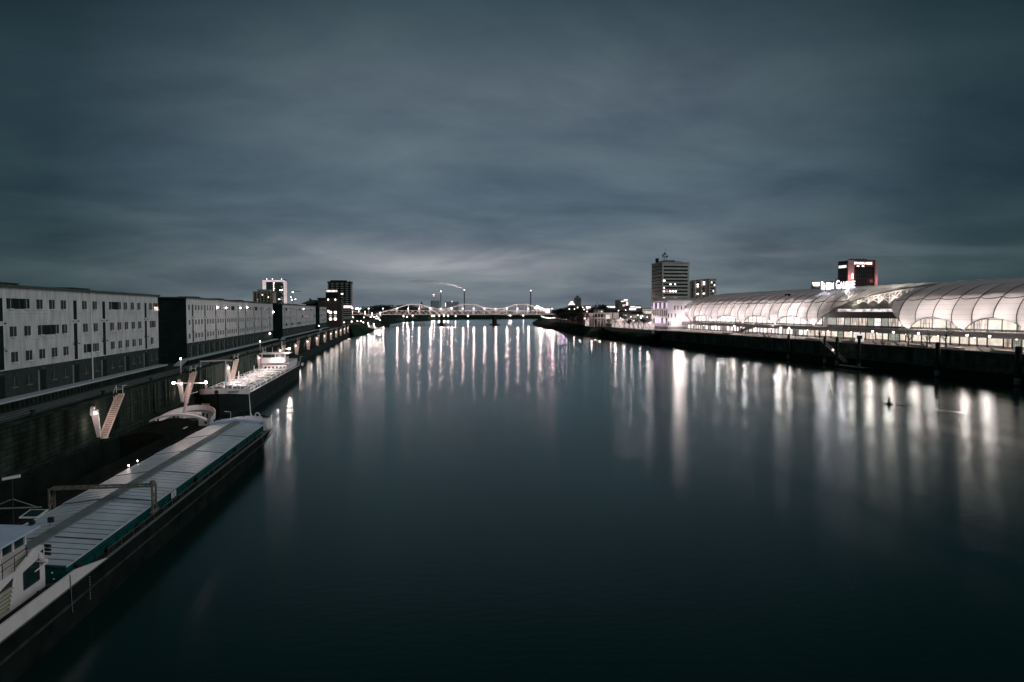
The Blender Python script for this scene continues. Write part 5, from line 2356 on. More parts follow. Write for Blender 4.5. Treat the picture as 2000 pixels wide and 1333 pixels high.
# slab with the lit outline
xl, z = ony(513, 547, LTY)
xr, _ = ony(555, 547, LTY)
ts = thing('highrise', 'tall tower outlined by a glowing white frame on the left', 'tower', (xl, LTY, 9))
off = ts.location
b = MB()
b.box(xl, xr, LTY, LTY + 16, 9, z)
b.build('wall', mat('tower_teal', (.05, .08, .08), .5, .3, .2), ts, off)
OUT = lit('outline_light', (1, .82, .84), .78, .3, .3)
b = MB()
b.box(xl - .2, xl + 3.6, LTY - .4, LTY - .003, z - 12, z)
b.box(xl + 3.6, xr + .2, LTY - .4, LTY - .003, z - 2.2, z)
b.box(xr + .003, xr + .5, LTY, LTY + 15, 20, z - .5)
b.box(xr - .6, xr + .2, LTY - .38, LTY - .005, 20, z - 2.2)
b.build('outline_panel', OUT, ts, off)
b = MB()
for k in range(22):
    zz = z - 1.5 - 1.9 * k
    b.box(xr + .5, xr + 1.6, LTY - .3, LTY + 14, zz, zz + .55)
b.build('balconies', mat('balcony_white', (.7, .66, .66), .7), ts, off)
rr = random.Random(77)
for k in range(26):
    zz = z - 4 - 2.1 * (k % 13)
    xx = xl + (11.5 if k < 9 else 20 + 1.5 * (k % 3))
    b = MB()
    b.box(xx, xx + rr.uniform(.6, 1.6), LTY - .2, LTY - .01, zz, zz + 1.0)
    b.build('lit_window', LWD if k > 8 else LW, ts, off)
for (px, py, w) in ((549, 567, 3.8), (536, 573, 1), (545, 585, 1.8)):
    x, zz = ony(px, py, LTY - 1)
    b = MB()
    b.box(x - w / 2, x + w / 2, LTY - .3, LTY - .1, zz - .5, zz + .5)
    b.build('lit_window', LW, ts, off)
b = MB()
b.box(xl - .5, xr + .8, LTY - .6, LTY + 16.3, z, z + .7)
rf = b.build('roof', STEEL, ts, off)
for px in (521, 532, 550):
    x, zz = ony(px, 547, LTY)
    b = MB()
    b.lathe([(.1, z + .7), (.35, z + .8), (.35, z + 1.1), (.1, z + 1.2)], x, LTY, 8)
    b.build('roof_lamp', LAMPM, rf, off)
# beige block
t, xl, xr, z = px_tower('residential_block', 'beige block with balconies standing in front of the outlined tower', 'building', 494, 533, 571, 760, 20, 6, mat('beige_render', (.24, .21, .15), .85, .15, .3), TOWG, [(.45, 5, .9, LW), (.2, 3, 1.2, LWD), (.75, 4, .8, LW), (.15, 2, 2, LWD)], zlow=26)
b = MB()
b.box(xl + 4, xl + 17, 762, 775, z, z + 3)
b.build('penthouse', GREYT, t, t.location)
b = MB()
for k in range(6):
    b.box(xl + 3.5 * k, xl + 3.5 * k + .7, 759.2, 759.9, 24, z)
b.build('pilasters', mat('beige_light', (.34, .31, .24), .8), t, t.location)
# construction crane with lamps
x, z = ony(575, 569, 860)
cr = thing('construction_crane', 'construction crane with work lamps beside the outlined tower', 'crane', (x, 860, 9))
b = MB()
b.bar((-2, 0, 0), (-2, 0, z - 9), .5, .5)
b.build('mast', STEEL, cr)
b = MB()
b.bar((-6, 0, z - 9), (8, 0, z - 9.4), .4, .5)
b.build('jib', STEEL, cr)
for i, (px, py, s) in enumerate(((572, 571, .9), (568, 581, .5), (570, 586, .7), (577, 585, .6))):
    xx, zz = ony(px, py, 859)
    b = MB()
    b.lathe([(.2 * s, -.8 * s), (.9 * s, -.4 * s), (.9 * s, .4 * s), (.2 * s, .8 * s)], 0, 0, 8)
    o = b.build('work_lamp', LAMPM, cr)
    o.location = (xx - x, -1, zz - 9)
# finned tower by the quay end
t, xl, xr, z = px_tower('highrise', 'slab tower with dark vertical fins above the roof, right of the dark hotel', 'tower', 640, 687, 553, 800, 18, 15, mat('tower_pale', (.26, .27, .25), .8, .1, .3), TOWG, [(.55, 10, 2.2, LW)], zlow=16, strip=(.30, .86))
b = MB()
for k in range(5):
    x = xl + (xr - xl) * (.12 + .20 * k)
    b.box(x - .5, x + .5, 799, 799.9, 30, z + 2.5)
b.build('fins', STEEL, t, t.location)
b = MB()
b.box(xl - .5, xr + .5, 798.5, 816, z + 1.0, z + 1.6)
b.box(xl + 3, xr - 6, 802, 812, z + 1.6, z + 3.2)
b.build('roof_frame', STEEL, t, t.location)
xs_, zs_ = ony(668, 599.5, 798)
xs2, _ = ony(687, 599.5, 798)
SG = mat('hotel_sign', (1, 1, 1), .5, 0, 1, emit=(1, .85, .82), es=3)
b = MB()
b.box(xs_, xs2, 797.6, 798.2, zs_ - 1.4, zs_ + 1.4)
b.build('sign_board', lit('sign_panel', (1, .84, .80), 2.2, .75, .9, stretch=(1.2, 1, .3)), t, t.location)
# dark hotel with lit top
xl, z = ony(636, 566, 640)
xr, _ = ony(660, 566, 640)
th = thing('office_building', 'dark block with one bright strip window under its roof', 'building', (xl, 640, 9))
b = MB()
b.box(xl, xr, 640, 655, 9, z)
b.build('wall', DKG, th, th.location)
b = MB()
b.box(xl + .4, xr - .6, 639.8, 639.997, z - 2.2, z - .5)
b.build('strip_window', lit('strip_bright', (1, .86, .76), 2.2, .8, .25), th, th.location)
# hipped dark warehouse
xl, z0_ = ony(590, 600, 575)
xr, _ = ony(637, 600, 575)
_, zt = ony(610, 586, 575)
hb = thing('old_warehouse', 'dark hipped roof warehouse behind the far end of the row', 'building', (xl, 575, 9))
b = MB()
b.box(xl + 3, xr, 575, 600, 9, zt - 3.3)
b.build('wall', mat('brick_dark', (.06, .045, .038), .85, .3, .5), hb, hb.location)
b = MB()
b.loft([[(xl - 1, 573, zt - 3.3), (xr + 2, 573, zt - 3.3), (xr + 2, 602, zt - 3.3), (xl - 1, 602, zt - 3.3)], [(xl + 6, 580, zt), (xr, 580, zt), (xr, 595, zt), (xl + 6, 595, zt)]])
rf = b.build('roof', ROOFM, hb, hb.location)
b = MB()
b.box(xl + 5, xl + 6.5, 580, 582, zt - 2, zt + 1.2)
b.build('chimney', ROOFM, rf, hb.location)
# brick house with six lit windows
xl, zt = ony(621, 584, 555)
xr, _ = ony(667, 584, 555)
bh = thing('brick_house', 'dark brick quay house with rows of brightly lit square windows', 'building', (xl, 555, 9))
off = bh.location
b = MB()
b.box(xl, xr, 555, 575, 9, zt)
b.build('wall', mat('brick_dark2', (.045, .036, .032), .85, .3, .5), bh, off)
b = MB()
b.box(xl - .6, xr + 1, 554, 576, zt, zt + .8)
b.build('roof', ROOFM, bh, off)
for px, py in ((645.5, 610.5), (655, 610.5), (645.5, 617), (655, 617), (645.5, 623.5), (655, 623.5), (641.5, 608.5)):
    x, zz = ony(px, py, 555)
    w = .55 if px < 642 else .95
    b = MB()
    b.box(x - w, x + w, 554.9, 554.997, zz - .85, zz + .85)
    b.build('lit_window', LW if py != 617 else LWD, bh, off)
b = MB()
for px in (641, 655):
    x, _ = ony(px, 586, 555)
    b.lathe([(.1, zt - 1), (.4, zt - .8), (.4, zt - .4), (.1, zt - .2)], x, 554.5, 8)
b.build('eaves_lamp', LAMPM, bh, off)

# ------------------------------------------------------------------ arched truss bridge
BY = 1100
br = thing('truss_bridge', 'white lit steel bridge with three arched trusses crossing the river', 'bridge', (100, BY, 0))
off = br.location
BW = mat('bridge_steel', (.72, .64, .62), .6, .08, .2)
xL, _ = ony(688, 614, BY)
xR, _ = ony(1082, 614, BY)
b = MB()
b.box(xL - 60, xR + 30, BY, BY + 26, 16.2, 17.9)
b.build('deck', mat('bridge_deck', (.06, .065, .06), .8, .1, .1), br, off)
b = MB()
b.box(xL - 60, xR + 30, BY - 1.2, BY - .003, 17.2, 18.1)
b.build('deck_edge', BW, br, off)
def xat(px, y=BY):
    return ony(px, 610, y)[0]
for y in (BY - .5, BY + 24):
    arcs = [(735, 613.5), (775, 602.5), (798, 594.8), (820, 594.6), (840, 601), (864, 605.6), (883, 601), (904, 594.8), (926, 594.6), (946, 601), (969, 604.6), (989, 601.5), (1009, 595), (1030, 594.6), (1048, 600.5), (1068, 612.5)]
    P = []
    for px, py in arcs:
        x, z = ony(px, py, BY)
        P.append((x, y, z))
    b = MB()
    for p, q in zip(P, P[1:]):
        b.bar(p, q, .9, .95)
    b.build('top_chord', BW, br, off)
    b = MB()
    for p in P[1:-1]:
        b.bar(p, (p[0], y, 18), .6, .6)
    b.build('posts', BW, br, off)
    b = MB()
    for a_, c_ in ((840, 858), (882, 867), (946, 962), (990, 973)):
        p = ony(a_, 602, BY)
        b.bar((p[0], y, 27.5), (xat(c_), y, 18.3), .8, .8)
    b.build('knee_braces', BW, br, off)
    b = MB()
    x0, x1 = xat(754), xat(1060)
    n = 30
    for k in range(n):
        a_ = x0 + (x1 - x0) * k / n
        c_ = x0 + (x1 - x0) * (k + .5) / n
        d_ = x0 + (x1 - x0) * (k + 1) / n
        b.bar((a_, y, 23.2), (c_, y, 18.3), .34, .34)
        b.bar((c_, y, 18.3), (d_, y, 23.2), .34, .34)
    b.bar((x0, y, 23.6), (x1, y, 23.6), .5, .5)
    b.build('lattice', BW, br, off)
for i, (px, pyb) in enumerate(((756, 640), (863, 637), (968, 637))):
    x = xat(px)
    b = MB()
    w = 4 if px == 756 else 2.2
    b.box(x - w, x + w, BY + 1, BY + 25, -2, 16.2)
    p = b.build('pier', CONCD, br, off)
    b = MB()
    if px != 756:
        b.loft([[(x - 7, BY - 3, -2), (x + 7, BY - 3, -2), (x + 7, BY + 29, -2), (x - 7, BY + 29, -2)], [(x - 6, BY - 2, 1.8), (x + 6, BY - 2, 1.8), (x + 6, BY + 28, 1.8), (x - 6, BY + 28, 1.8)]])
        b.build('pier_base', STEEL, p, off)
# lamps on the bridge, each with an added spot for the water streaks
bl0 = None
blp = [(704, 603), (720, 602), (748, 602.5), (775, 602.5), (797, 602), (818, 602), (840, 602), (861, 602), (882, 601.5), (904, 601.5), (925, 601.5), (946, 601.5), (968, 601.5), (990, 601.5), (1011, 601.5), (1032, 601.5), (1055, 601.5), (1078, 602)]
for i, (px, py) in enumerate(blp):
    x, z = ony(px, py, BY - 4)
    lab = 'street lamp on the arched bridge, %s from its left end' % ORD[i + 1]
    if bl0 is None:
        bl0 = thing('street_lamp', lab, 'street lamp', (x, BY - 1.5, 18), 0, 'street lamps on the bridge')
        b = MB()
        b.tube((0, 0, 0), (0, 0, z - 18), .14, n=6)
        b.tube((0, 0, z - 18), (0, -2.4, z - 17.7), .1, n=5)
        b.build('pole', PIPEW, bl0)
        b = MB()
        b.lathe([(.2, z - 18.4), (.65, z - 18.2), (.7, z - 17.8), (.2, z - 17.6)], 0, -2.5, 8)
        b.build('lantern', LAMPM, bl0)
        plight(bl0, (0, -6.0, z - 18), 3000, (1, .80, .78), .8)
        plight(bl0, (0, -4.5, z - 18), 9500, (1, .60, .57), .8, 'streak_spot', 150, (-.1, -1, -.15))  # added spot facing the river, feeds the streak without lighting the steel
    else:
        dup(bl0, (x, BY - 1.5, 18), label=lab)
# glaring floodlight at the bridge's left end
x, z = ony(697.5, 602.5, BY - 30)
fl = thing('floodlight', 'glaring floodlight at the left end of the bridge', 'floodlight', (x, BY - 30, 9.4))
b = MB()
b.tube((0, 0, 0), (0, 0, z - 9.4), .2)
b.build('pole', STEEL, fl)
b = MB()
b.lathe([(.5, z - 11.2), (2.2, z - 10.6), (2.2, z - 9.4), (.5, z - 8.6)], 0, 0, 10)
b.build('lantern', LAMPM, fl)
# ramp curve of light left of the bridge
rp = thing('approach_ramp', 'brightly lit curved road ramp descending beside the bridge', 'ramp', (-50, BY - 60, 9))
b = MB()
pts = [(688, 608.5, 1060), (700, 611, 1050), (712, 615.5, 1040), (726, 618.5, 1045), (742, 617, 1075)]
q = []
for px, py, y in pts:
    x, z = ony(px, py, y)
    q.append((x, y, z))
b.loft([[(x, y, z - 1.2), (x, y, z + .6), (x + 2, y + 7, z + .6), (x + 2, y + 7, z - 1.2)] for x, y, z in q])
b.build('roadway', PAVE, rp, rp.location)
b = MB()
for x, y, z in q:
    b.box(x, x + 1, y + 1, y + 2, 9, z - 1.2)
b.build('ramp_column', CONCD, rp, rp.location)
for (x, y, z), w in zip(q, (4200, 4200, 4200, 3200, 2600)):
    plight(rp, Vector((x + 1, y - 2, z + 5)) - rp.location, w * .4, WARM, .5)
b = MB()
for (x, y, z) in q:
    b.tube((x + .5, y + 3, z), (x + .5, y + 3, z + 4.5), .12)
    b.lathe([(.1, z + 4.5), (.7, z + 4.7), (.7, z + 5.1), (.1, z + 5.3)], x + .5, y + 3, 8)
b.build('ramp_lamp', [LAMPM], rp, rp.location)
# lit landing strip at the quay end
x0, y0 = onz(708, 634.5, 6)
x1, y1 = onz(738, 641, 6)
ld = thing('landing_stage', 'bright white landing stage at the tip of the left quay', 'landing stage', (x1, y1, 0))
b = MB()
b.loft([[(x0, y0, 5.0), (x0, y0, 6.0), (x0 + 7, y0 + 8, 6.0), (x0 + 7, y0 + 8, 5.0)], [(x1, y1, 3.5), (x1, y1, 4.5), (x1 + 5, y1 + 8, 4.5), (x1 + 5, y1 + 8, 3.5)]])
b.build('walkway', mat('stage_white', (.78, .74, .72), .7), ld, ld.location)
for u in (.15, .5, .85):
    plight(ld, Vector((x0 + (x1 - x0) * u - 1, y0 + (y1 - y0) * u - 6, 9)) - ld.location, 600, WARM, .4)
b = MB()
for u in (.15, .5, .85):
    b.lathe([(.1, 8.6), (.5, 8.8), (.5, 9.4), (.1, 9.6)], x0 + (x1 - x0) * u - 1, y0 + (y1 - y0) * u - 5.5, 8)
    b.tube((x0 + (x1 - x0) * u, y0 + (y1 - y0) * u + 1, 5), (x0 + (x1 - x0) * u - 1, y0 + (y1 - y0) * u - 5.5, 8.6), .1, n=5)
b.build('stage_lamp', LAMPM, ld, ld.location)
# shore lamps on the left, around the quay end
sl0 = None


def shore_lamp(px, py, Y, label, group, w=5200, col=WARM, ground=9.5, s=1.0, color_mat=None):
    global sl0
    x, z = ony(px, py, Y)
    h = max(2.0, z - ground)
    t = thing('street_lamp', label, 'street lamp', (x, Y, ground), 0, group)
    b = MB()
    b.tube((0, .4, 0), (0, .4, h - .3), .12, n=5)
    b.build('pole', STEEL, t)
    b = MB()
    r = .42 * s * Y / 800
    b.lathe([(r * .3, h - r), (r, h - r * .5), (r, h + r * .5), (r * .3, h + r)], 0, 0, 8)
    b.build('lantern', color_mat or LAMPM, t)
    if w:
        plight(t, (0, -2.5, h + .2), w * .5, col, .6)
        plight(t, (0, -1.5, h), w * 1.0, col, .6, 'streak_spot', 140, (-x / Y, -1, -.15))  # added spot aimed over the water for the lamp's streak
    return t


lefts = [(663, 633.5, 640), (672, 630, 680), (687, 628.5, 720), (698, 627.5, 760), (705, 630, 760), (690, 620.5, 900), (711, 620.5, 930), (724, 620, 960), (731, 619.5, 980), (736, 618, 1000), (735, 622.5, 950), (739, 622, 1000), (742, 636.5, 860),
         (649, 634, 600)]
for i, (px, py, Y) in enumerate(sorted(lefts)):
    shore_lamp(px, py, Y, 'street lamp on the left bank near the quay end, %s from the left' % ORD[i + 1], 'street lamps at the end of the left quay', 2300 * (Y / 900) ** 2, s=.9 if i % 3 else 1.2)
unders = [(788, 618, 1500), (795, 619, 1400), (806, 617, 1600), (844, 618, 1700), (848, 618, 1700), (858, 617.5, 1750), (867, 617.5, 1750), (875, 617.5, 1750), (890, 621, 1600), (914, 621.5, 1600), (994, 616.5, 2050), (997, 622, 1750), (1022, 622, 1800)]
for i, (px, py, Y) in enumerate(sorted(unders)):
    shore_lamp(px, py, Y, 'far shore lamp seen below the bridge deck, %s from the left' % ORD[i + 1], 'far lamps below the bridge', 9000, s=1.0)
rights = [(1058, 618.5), (1062, 620), (1067, 621), (1070.5, 621.5), (1075, 622), (1080, 621), (1083, 621), (1087, 621), (1090, 621), (1093, 622.5), (1098, 623), (1101, 624), (1106, 625), (1120, 622), (1132, 624.5),
          (1141, 627), (1148, 627.5), (1155, 627), (1163, 627), (1171, 628), (1180, 631), (1190, 632), (1212, 621), (1206, 620.5), (1218, 628), (1232, 619), (1240, 630), (1252, 622), (1258, 627), (1264, 620)]
for i, (px, py) in enumerate(sorted(rights)):
    Y = max(520, 1010 - (px - 1058) * 3.6) if px < 1170 else max(505, 620 - (px - 1170) * 1.1)
    Yw = {}
    c = (1, .56, .9) if 1092 < px < 1105 else (1, .74, .68)
    shore_lamp(px, py, Y, 'lamp on the far right promenade, %s from the bridge end' % (ORD[i + 1]), 'lamps along the far right promenade', (1200 if px < 1110 else 1500), c, 9.0, s=.85)

# low lit festival stalls along the far promenade
stall0 = None
LS = lit('stall_light', (1, .80, .78), 1.0, .75, .3)
sts = [(1150, 628, 9), (1166, 630, 7), (1196, 631, 9), (1203, 626.5, 9), (1214, 626, 9), (1223, 628, 9), (1231, 627, 8), (1241, 629.5, 9), (1250, 631, 9), (1258, 632, 8), (1266, 634, 8), (1274, 634, 7)]
for i, (px, py, w) in enumerate(sts):
    Y = 600 - (px - 1150) * .85
    x, z = ony(px, py, Y)
    lab = 'bright market stall with peaked roof on the right promenade, %s from the left' % ORD[i + 1]
    t = thing('market_stall', lab, 'stall', (x, Y, 9.0), 0, 'bright stalls left of the corner building')
    h = z + .6 - 9
    b = MB()
    b.box(-w * .25, w * .25, 0, 4, 0, h)
    b.build('body', LS, t)
    b = MB()
    b.loft([[(-w * .3, -.3, h), (w * .3, -.3, h), (w * .3, 4.3, h), (-w * .3, 4.3, h)], [(-.1, 2, h + 1.6), (.1, 2, h + 1.6), (.1, 2.1, h + 1.6), (-.1, 2.1, h + 1.6)]])
    b.build('roof', white_paint, t)
    if i % 2 == 0:
        plight(t, (0, -4, h + 1.5), 600, (1, .82, .82), .5)
        plight(t, (0, -4, h + 1.5), 9000, (1, .82, .82), .5, 'streak_spot', 140, (-.3, -1, -.15))  # added spot, throws the stall's streak on the water
for i, (px, py) in enumerate(((1112, 604), (1122, 604), (1128, 601), (1138, 601), (1141, 605), (1146, 609), (1208, 607), (1222, 606), (1246, 616), (1255, 618))):
    shore_lamp(px, py, 560 if px > 1200 else 640, 'lamp high up among the dark trees of the right bank, %s from the left' % ORD[i + 1], 'lamps among the trees of the right bank', 0, WARM, 9.0, s=.9)
# modern pavilion with colonnade
xl, z = ony(1159, 611, 560)
xm, _ = ony(1181, 611, 560)
xr, _ = ony(1213, 611, 560)
pv = thing('pavilion', 'small pale modern building with two storey colonnade on the right bank', 'building', (xl, 560, 9))
off = pv.location
PVM = mat('pavilion_pale', (.46, .44, .43), .8, .05, .3)
b = MB()
b.box(xl + .5, xm, 562, 575, 9, z - .5)
b.build('dark_core', TOWG, pv, off)
b = MB()
b.box(xm, xr - 2, 560, 575, 9, z)
b.box(xm, xr + .5, 558.5, 559.99, 12.0, 12.7)
b.build('wall', PVM, pv, off)
for zz in (z - 1.1, (z + 9) / 2 + .9):
    b = MB()
    b.box(xl, xm - .01, 559.6, 562, zz, zz + 1.1)
    b.build('floor_edge', PVM, pv, off)
for k in range(4):
    x = xl + 1.0 + (xm - xl - 2) * k / 3
    b = MB()
    b.box(x - .3, x + .3, 560.1, 560.8, 9, z - 1.1)
    b.build('column', PVM, pv, off)
x2, _ = ony(1187, 611, 560)
b = MB()
b.box(x2 - 1.5, x2 + 1.8, 559.9, 559.997, z - 5, z - 2)
b.build('lit_window', lit('pav_glow', (1, .82, .78), 1.2, .5, .5), pv, off)
b = MB()
b.box(x2 + 4, x2 + 4.8, 559.9, 559.997, 12.8, z - .3)
b.box(x2 - 2, x2 + 8, 559.9, 559.997, 9.2, 11.8)
b.build('window', TOWG, pv, off)
plight(pv, Vector((xm + 3, 540, 15)) - off, 3600, WARM, .5)
# terraces lit in front
tr = thing('river_terrace', 'pale curved terrace with low walls at the water below the stalls', 'terrace', (180, 540, 9))
b = MB()
pts = []
for px, py in ((1163, 636), (1185, 640.5), (1210, 643), (1240, 646), (1275, 648)):
    x, y = onz(px, py, 8.6)
    pts.append((x, y))
b.loft([[(x - .5, y, 7.2), (x - .5, y, 9.5), (x + 1.0, y, 9.5), (x + 1.0, y, 7.2)] for x, y in pts])
b.build('low_wall', PAVE, tr, tr.location)
for x, y in pts[1:-1]:
    plight(tr, Vector((x + 4, y, 13)) - tr.location, 500, WARM, .4)


# buildings at the far right distance
def block(label, px0, px1, pyt, Y, m, lits=(), zb=9, name='building', depth=14, roof=None):
    x0, z = ony(px0, pyt, Y)
    x1, _ = ony(px1, pyt, Y)
    t = thing(name, label, 'building', (x0, Y, zb))
    b = MB()
    b.box(0, x1 - x0, 0, depth, 0, z - zb)
    b.build('wall', m, t)
    b = MB()
    b.box(-.4, x1 - x0 + .4, -.4, depth + .4, z - zb, z - zb + .6)
    b.build('roof', roof or GREYT, t)
    for (a, c, pa, pb, mm) in lits:
        xa, za = ony(a, pa, Y)
        xb, zb_ = ony(c, pb, Y)
        b = MB()
        b.box(xa - x0, xb - x0, -.25, -.01, min(za, zb_) - zb, max(za, zb_) - zb)
        b.build('lit_window', mm, t)
    return t


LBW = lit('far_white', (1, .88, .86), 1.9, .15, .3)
FARG = mat('far_grey', (.16, .17, .16), .85, .1, .1)
block('bright white cube shaped building among the trees right of the pointed tower', 1144, 1154, 598, 900, PVM, [(1144.5, 1153.5, 599, 607, LBW)])
block('long low hall with a glowing white front', 1184, 1208, 597, 900, FARG, [(1184.5, 1207.5, 598.2, 601.5, LBW)])
block('grey tall building with bright peaked top left of the office tower', 1208, 1226, 588, 860, FARG, [(1213, 1218, 587.5, 590, LBW), (1218.5, 1226, 585, 589, LBW), (1223, 1226.5, 591, 604, LBW), (1216, 1224, 595, 599, lit('far_pink', (1, .7, .68), 1.1, .3, .5))])
block('low pale building with white glowing gallery', 1227, 1252, 598, 820, FARG, [(1229, 1242, 602, 606, LBW), (1242, 1251, 599.5, 602, LBW), (1231, 1241, 598.6, 600.5, LBW)])
block('warm lit low building just left of the office tower', 1254, 1277, 603, 760, PVM, [(1254.5, 1276, 608, 613, lit('far_cream', (1, .84, .74), 1.1, .5, .5)), (1254.5, 1276, 604, 606.5, LWD)])
block('low dark house with a row of dim windows left of the stalls', 1216, 1232, 612, 640, FARG, [(1217.5, 1220, 615, 617, LWD), (1222, 1224.5, 615, 617, LBW), (1227, 1230, 615, 617, LWD)])
block('long low shed with one lit doorway behind the stalls', 1233, 1262, 615, 610, PVM, [(1236, 1244, 617, 621, LWD), (1250, 1253, 617, 622, LBW), (1256, 1260, 617, 620, LWD)])
block('small pale house between the trees above the pavilion', 1167, 1179, 606, 700, PVM, [(1169, 1172, 608, 610, LWD), (1174, 1176, 608, 610, LBW)])
block('dark gabled riverside house with lit ground floor left of the pavilion', 1139, 1153, 613, 640, mat('brick_dark3', (.12, .05, .045), .85, .3, .5), [(1140.5, 1144, 621, 624, LBW), (1147, 1151, 621, 624, LWD), (1142, 1144, 615.5, 617.5, LWD)])
# brick house with a bright gable: its roof prism glows in place of light
x, z = ony(1118, 593, 860)
gb = thing('gabled_house', 'house whose triangular gable is brightly lit, among dark trees', 'house', (x, 860, 9))
b = MB()
b.box(-3, 3, 0, 8, 0, z - 11)
b.build('wall', mat('brick_dark3', (.12, .05, .045), .85, .3, .5), gb)
b = MB()
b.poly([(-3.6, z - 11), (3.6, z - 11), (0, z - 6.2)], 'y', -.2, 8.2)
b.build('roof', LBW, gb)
# pyramid roofed stone tower
xl, z = ony(1124, 584.5, 1000)
xr, _ = ony(1135, 584.5, 1000)
_, zt = ony(1129, 577, 1000)
pt_ = thing('stone_tower', 'square stone tower with a pointed teal roof above the trees on the right', 'tower', (xl, 1000, 9))
w = xr - xl
b = MB()
b.box(0, w, 0, w, 0, z - 9)
b.box(-.5, w + .5, -.5, w + .5, z - 11.5, z - 10.5)
b.build('wall', mat('tower_stone', (.16, .16, .15), .85, .2, .3), pt_)
b = MB()
b.loft([[(-.6, -.6, z - 9), (w + .6, -.6, z - 9), (w + .6, w + .6, z - 9), (-.6, w + .6, z - 9)], [(w / 2 - .1, w / 2 - .1, zt - 9), (w / 2 + .1, w / 2 - .1, zt - 9), (w / 2 + .1, w / 2 + .1, zt - 9), (w / 2 - .1, w / 2 + .1, zt - 9)]])
b.build('roof', mat('copper_roof', (.07, .14, .15), .7, .1, .3), pt_)
b = MB()
b.box(w * .3, w * .42, -.1, -.003, z - 13, z - 11.8)
b.box(w * .3, w * .42, -.1, -.003, z - 17, z - 15.8)
b.build('window', TOWG, pt_)
# far crane
x, z = ony(1207, 586, 1000)
cr = thing('construction_crane', 'distant tower crane with thin jib above the low halls on the right', 'crane', (x, 1000, 9))
b = MB()
b.bar((0, 0, 0), (0, 0, z - 9), .5, .5)
b.build('mast', STEEL, cr)
b = MB()
b.bar((-4.5, 0, z - 9.5), (8, 0, z - 9.5), .35, .4)
b.bar((0, 0, z - 7), (6, 0, z - 9.3), .2, .2)
b.build('jib', STEEL, cr)
x, z = ony(1255, 592, 1000)
cr = thing('lit_mast', 'slim mast lit white, left of the office tower', 'mast', (x, 900, 9))
b = MB()
b.tube((0, 0, 0), (0, 0, z - 10), .25, n=6)
b.build('pole', STEEL, cr)
b = MB()
b.tube((0, 0, z - 18), (0, 0, z - 10), .7, n=6)
b.build('light_column', LBW, cr)

# ------------------------------------------------------------------ industrial skyline far away
STK = mat('stack_haze_grey', (.22, .24, .26), .9, .1, .1)  # lightened grey takes the place of distance haze
STKW = mat('stack_white', (.42, .32, .32), .9)
for i, (px, pyt, lab) in enumerate(((861, 570, 'far slim chimney with a red lamp, left of the middle arch'), (907, 567.5, 'far chimney trailing smoke above the middle of the bridge'), (1036.5, 568.5, 'far red and white banded chimney behind the right arch'))):
    x, z = ony(px, pyt, 2600)
    t = thing('chimney', lab, 'chimney', (x, 2600, 9))
    b = MB()
    r0 = 2.0 if i == 0 else 2.8
    b.lathe([(r0, 0), (r0 * .7, z - 9)], 0, 0, 12)
    b.build('shaft', STK, t)
    for q in (.93, .76, .58):
        b = MB()
        rr_ = r0 * (1 - .3 * q) + .25
        zz = (z - 9) * q
        b.lathe([(rr_, zz - 2), (rr_, zz + 2)], 0, 0, 12)
        b.build('band', STKW, t)
    b = MB()
    b.lathe([(.5, z - 9), (1.5, z - 8.4), (1.5, z - 7.2), (.5, z - 6.6)], 0, 0, 8)
    b.build('warning_lamp', LAMPM, t)
for (px0, px1, pyt, lab) in ((843, 859, 588, 'far grey power station block with square top'), (870, 896, 590, 'wide grey power station hall behind the middle arch')):
    block(lab, px0, px1, pyt, 2500, mat('far_haze_grey', (.34, .38, .40), .9, .05, .01), zb=9, name='power_station', depth=60, roof=mat('far_haze_grey', (.34, .38, .40)))  # pale blue grey: distance haze put into the wall colour
x, z = ony(870, 590, 2450)
t = thing('lit_stack', 'short brightly lit steel stack between the two power station blocks', 'chimney', (x, 2450, 9))
b = MB()
b.lathe([(1.5, 0), (1.5, z - 9)], 0, 0, 10)
b.build('shaft', STKW, t)
b = MB()
b.lathe([(1.55, z - 26), (1.55, z - 12)], 0, 0, 10)
b.build('lit_panel', LBW, t)  # glowing sleeve stands in for light falling on the stack
for (px, py, s, lab, m) in ((847, 576, 3.2, 'red and white glowing lamp cluster on a far mast', lit('red_glow', (1, .45, .45), 5, .1)), (883, 589, 2.4, 'white glowing lamp cluster on the far hall roof', LBW)):
    x, z = ony(px, py, 2440)
    t = thing('lamp_mast', lab, 'mast', (x, 2440, 9))
    b = MB()
    b.tube((0, 0, 0), (0, 0, z - 10), .4, n=6)
    b.build('pole', STK, t)
    b = MB()
    b.box(-s, s, -1, 1, z - 10, z - 8)
    b.box(-s * .3, s * .3, -1, 1, z - 15, z - 13.5)
    b.build('lantern', m, t)
# spire
x, z = ony(823.5, 588.5, 1800)
sp = thing('church_spire', 'small pointed church spire behind the left arch', 'church', (x, 1800, 9))
b = MB()
b.box(-3, 3, -3, 3, 0, z - 20)
b.build('tower', STEEL, sp)
b = MB()
b.lathe([(4.2, z - 20), (2.0, z - 15), (.2, z - 9)], 0, 0, 8)
b.build('spire', STEEL, sp)
b = MB()
b.box(-2.0, 2.0, -3.3, -3.01, z - 36, z - 21)
b.build('lit_window', lit('spire_glow', (1, .62, .45), .8, .5), sp)
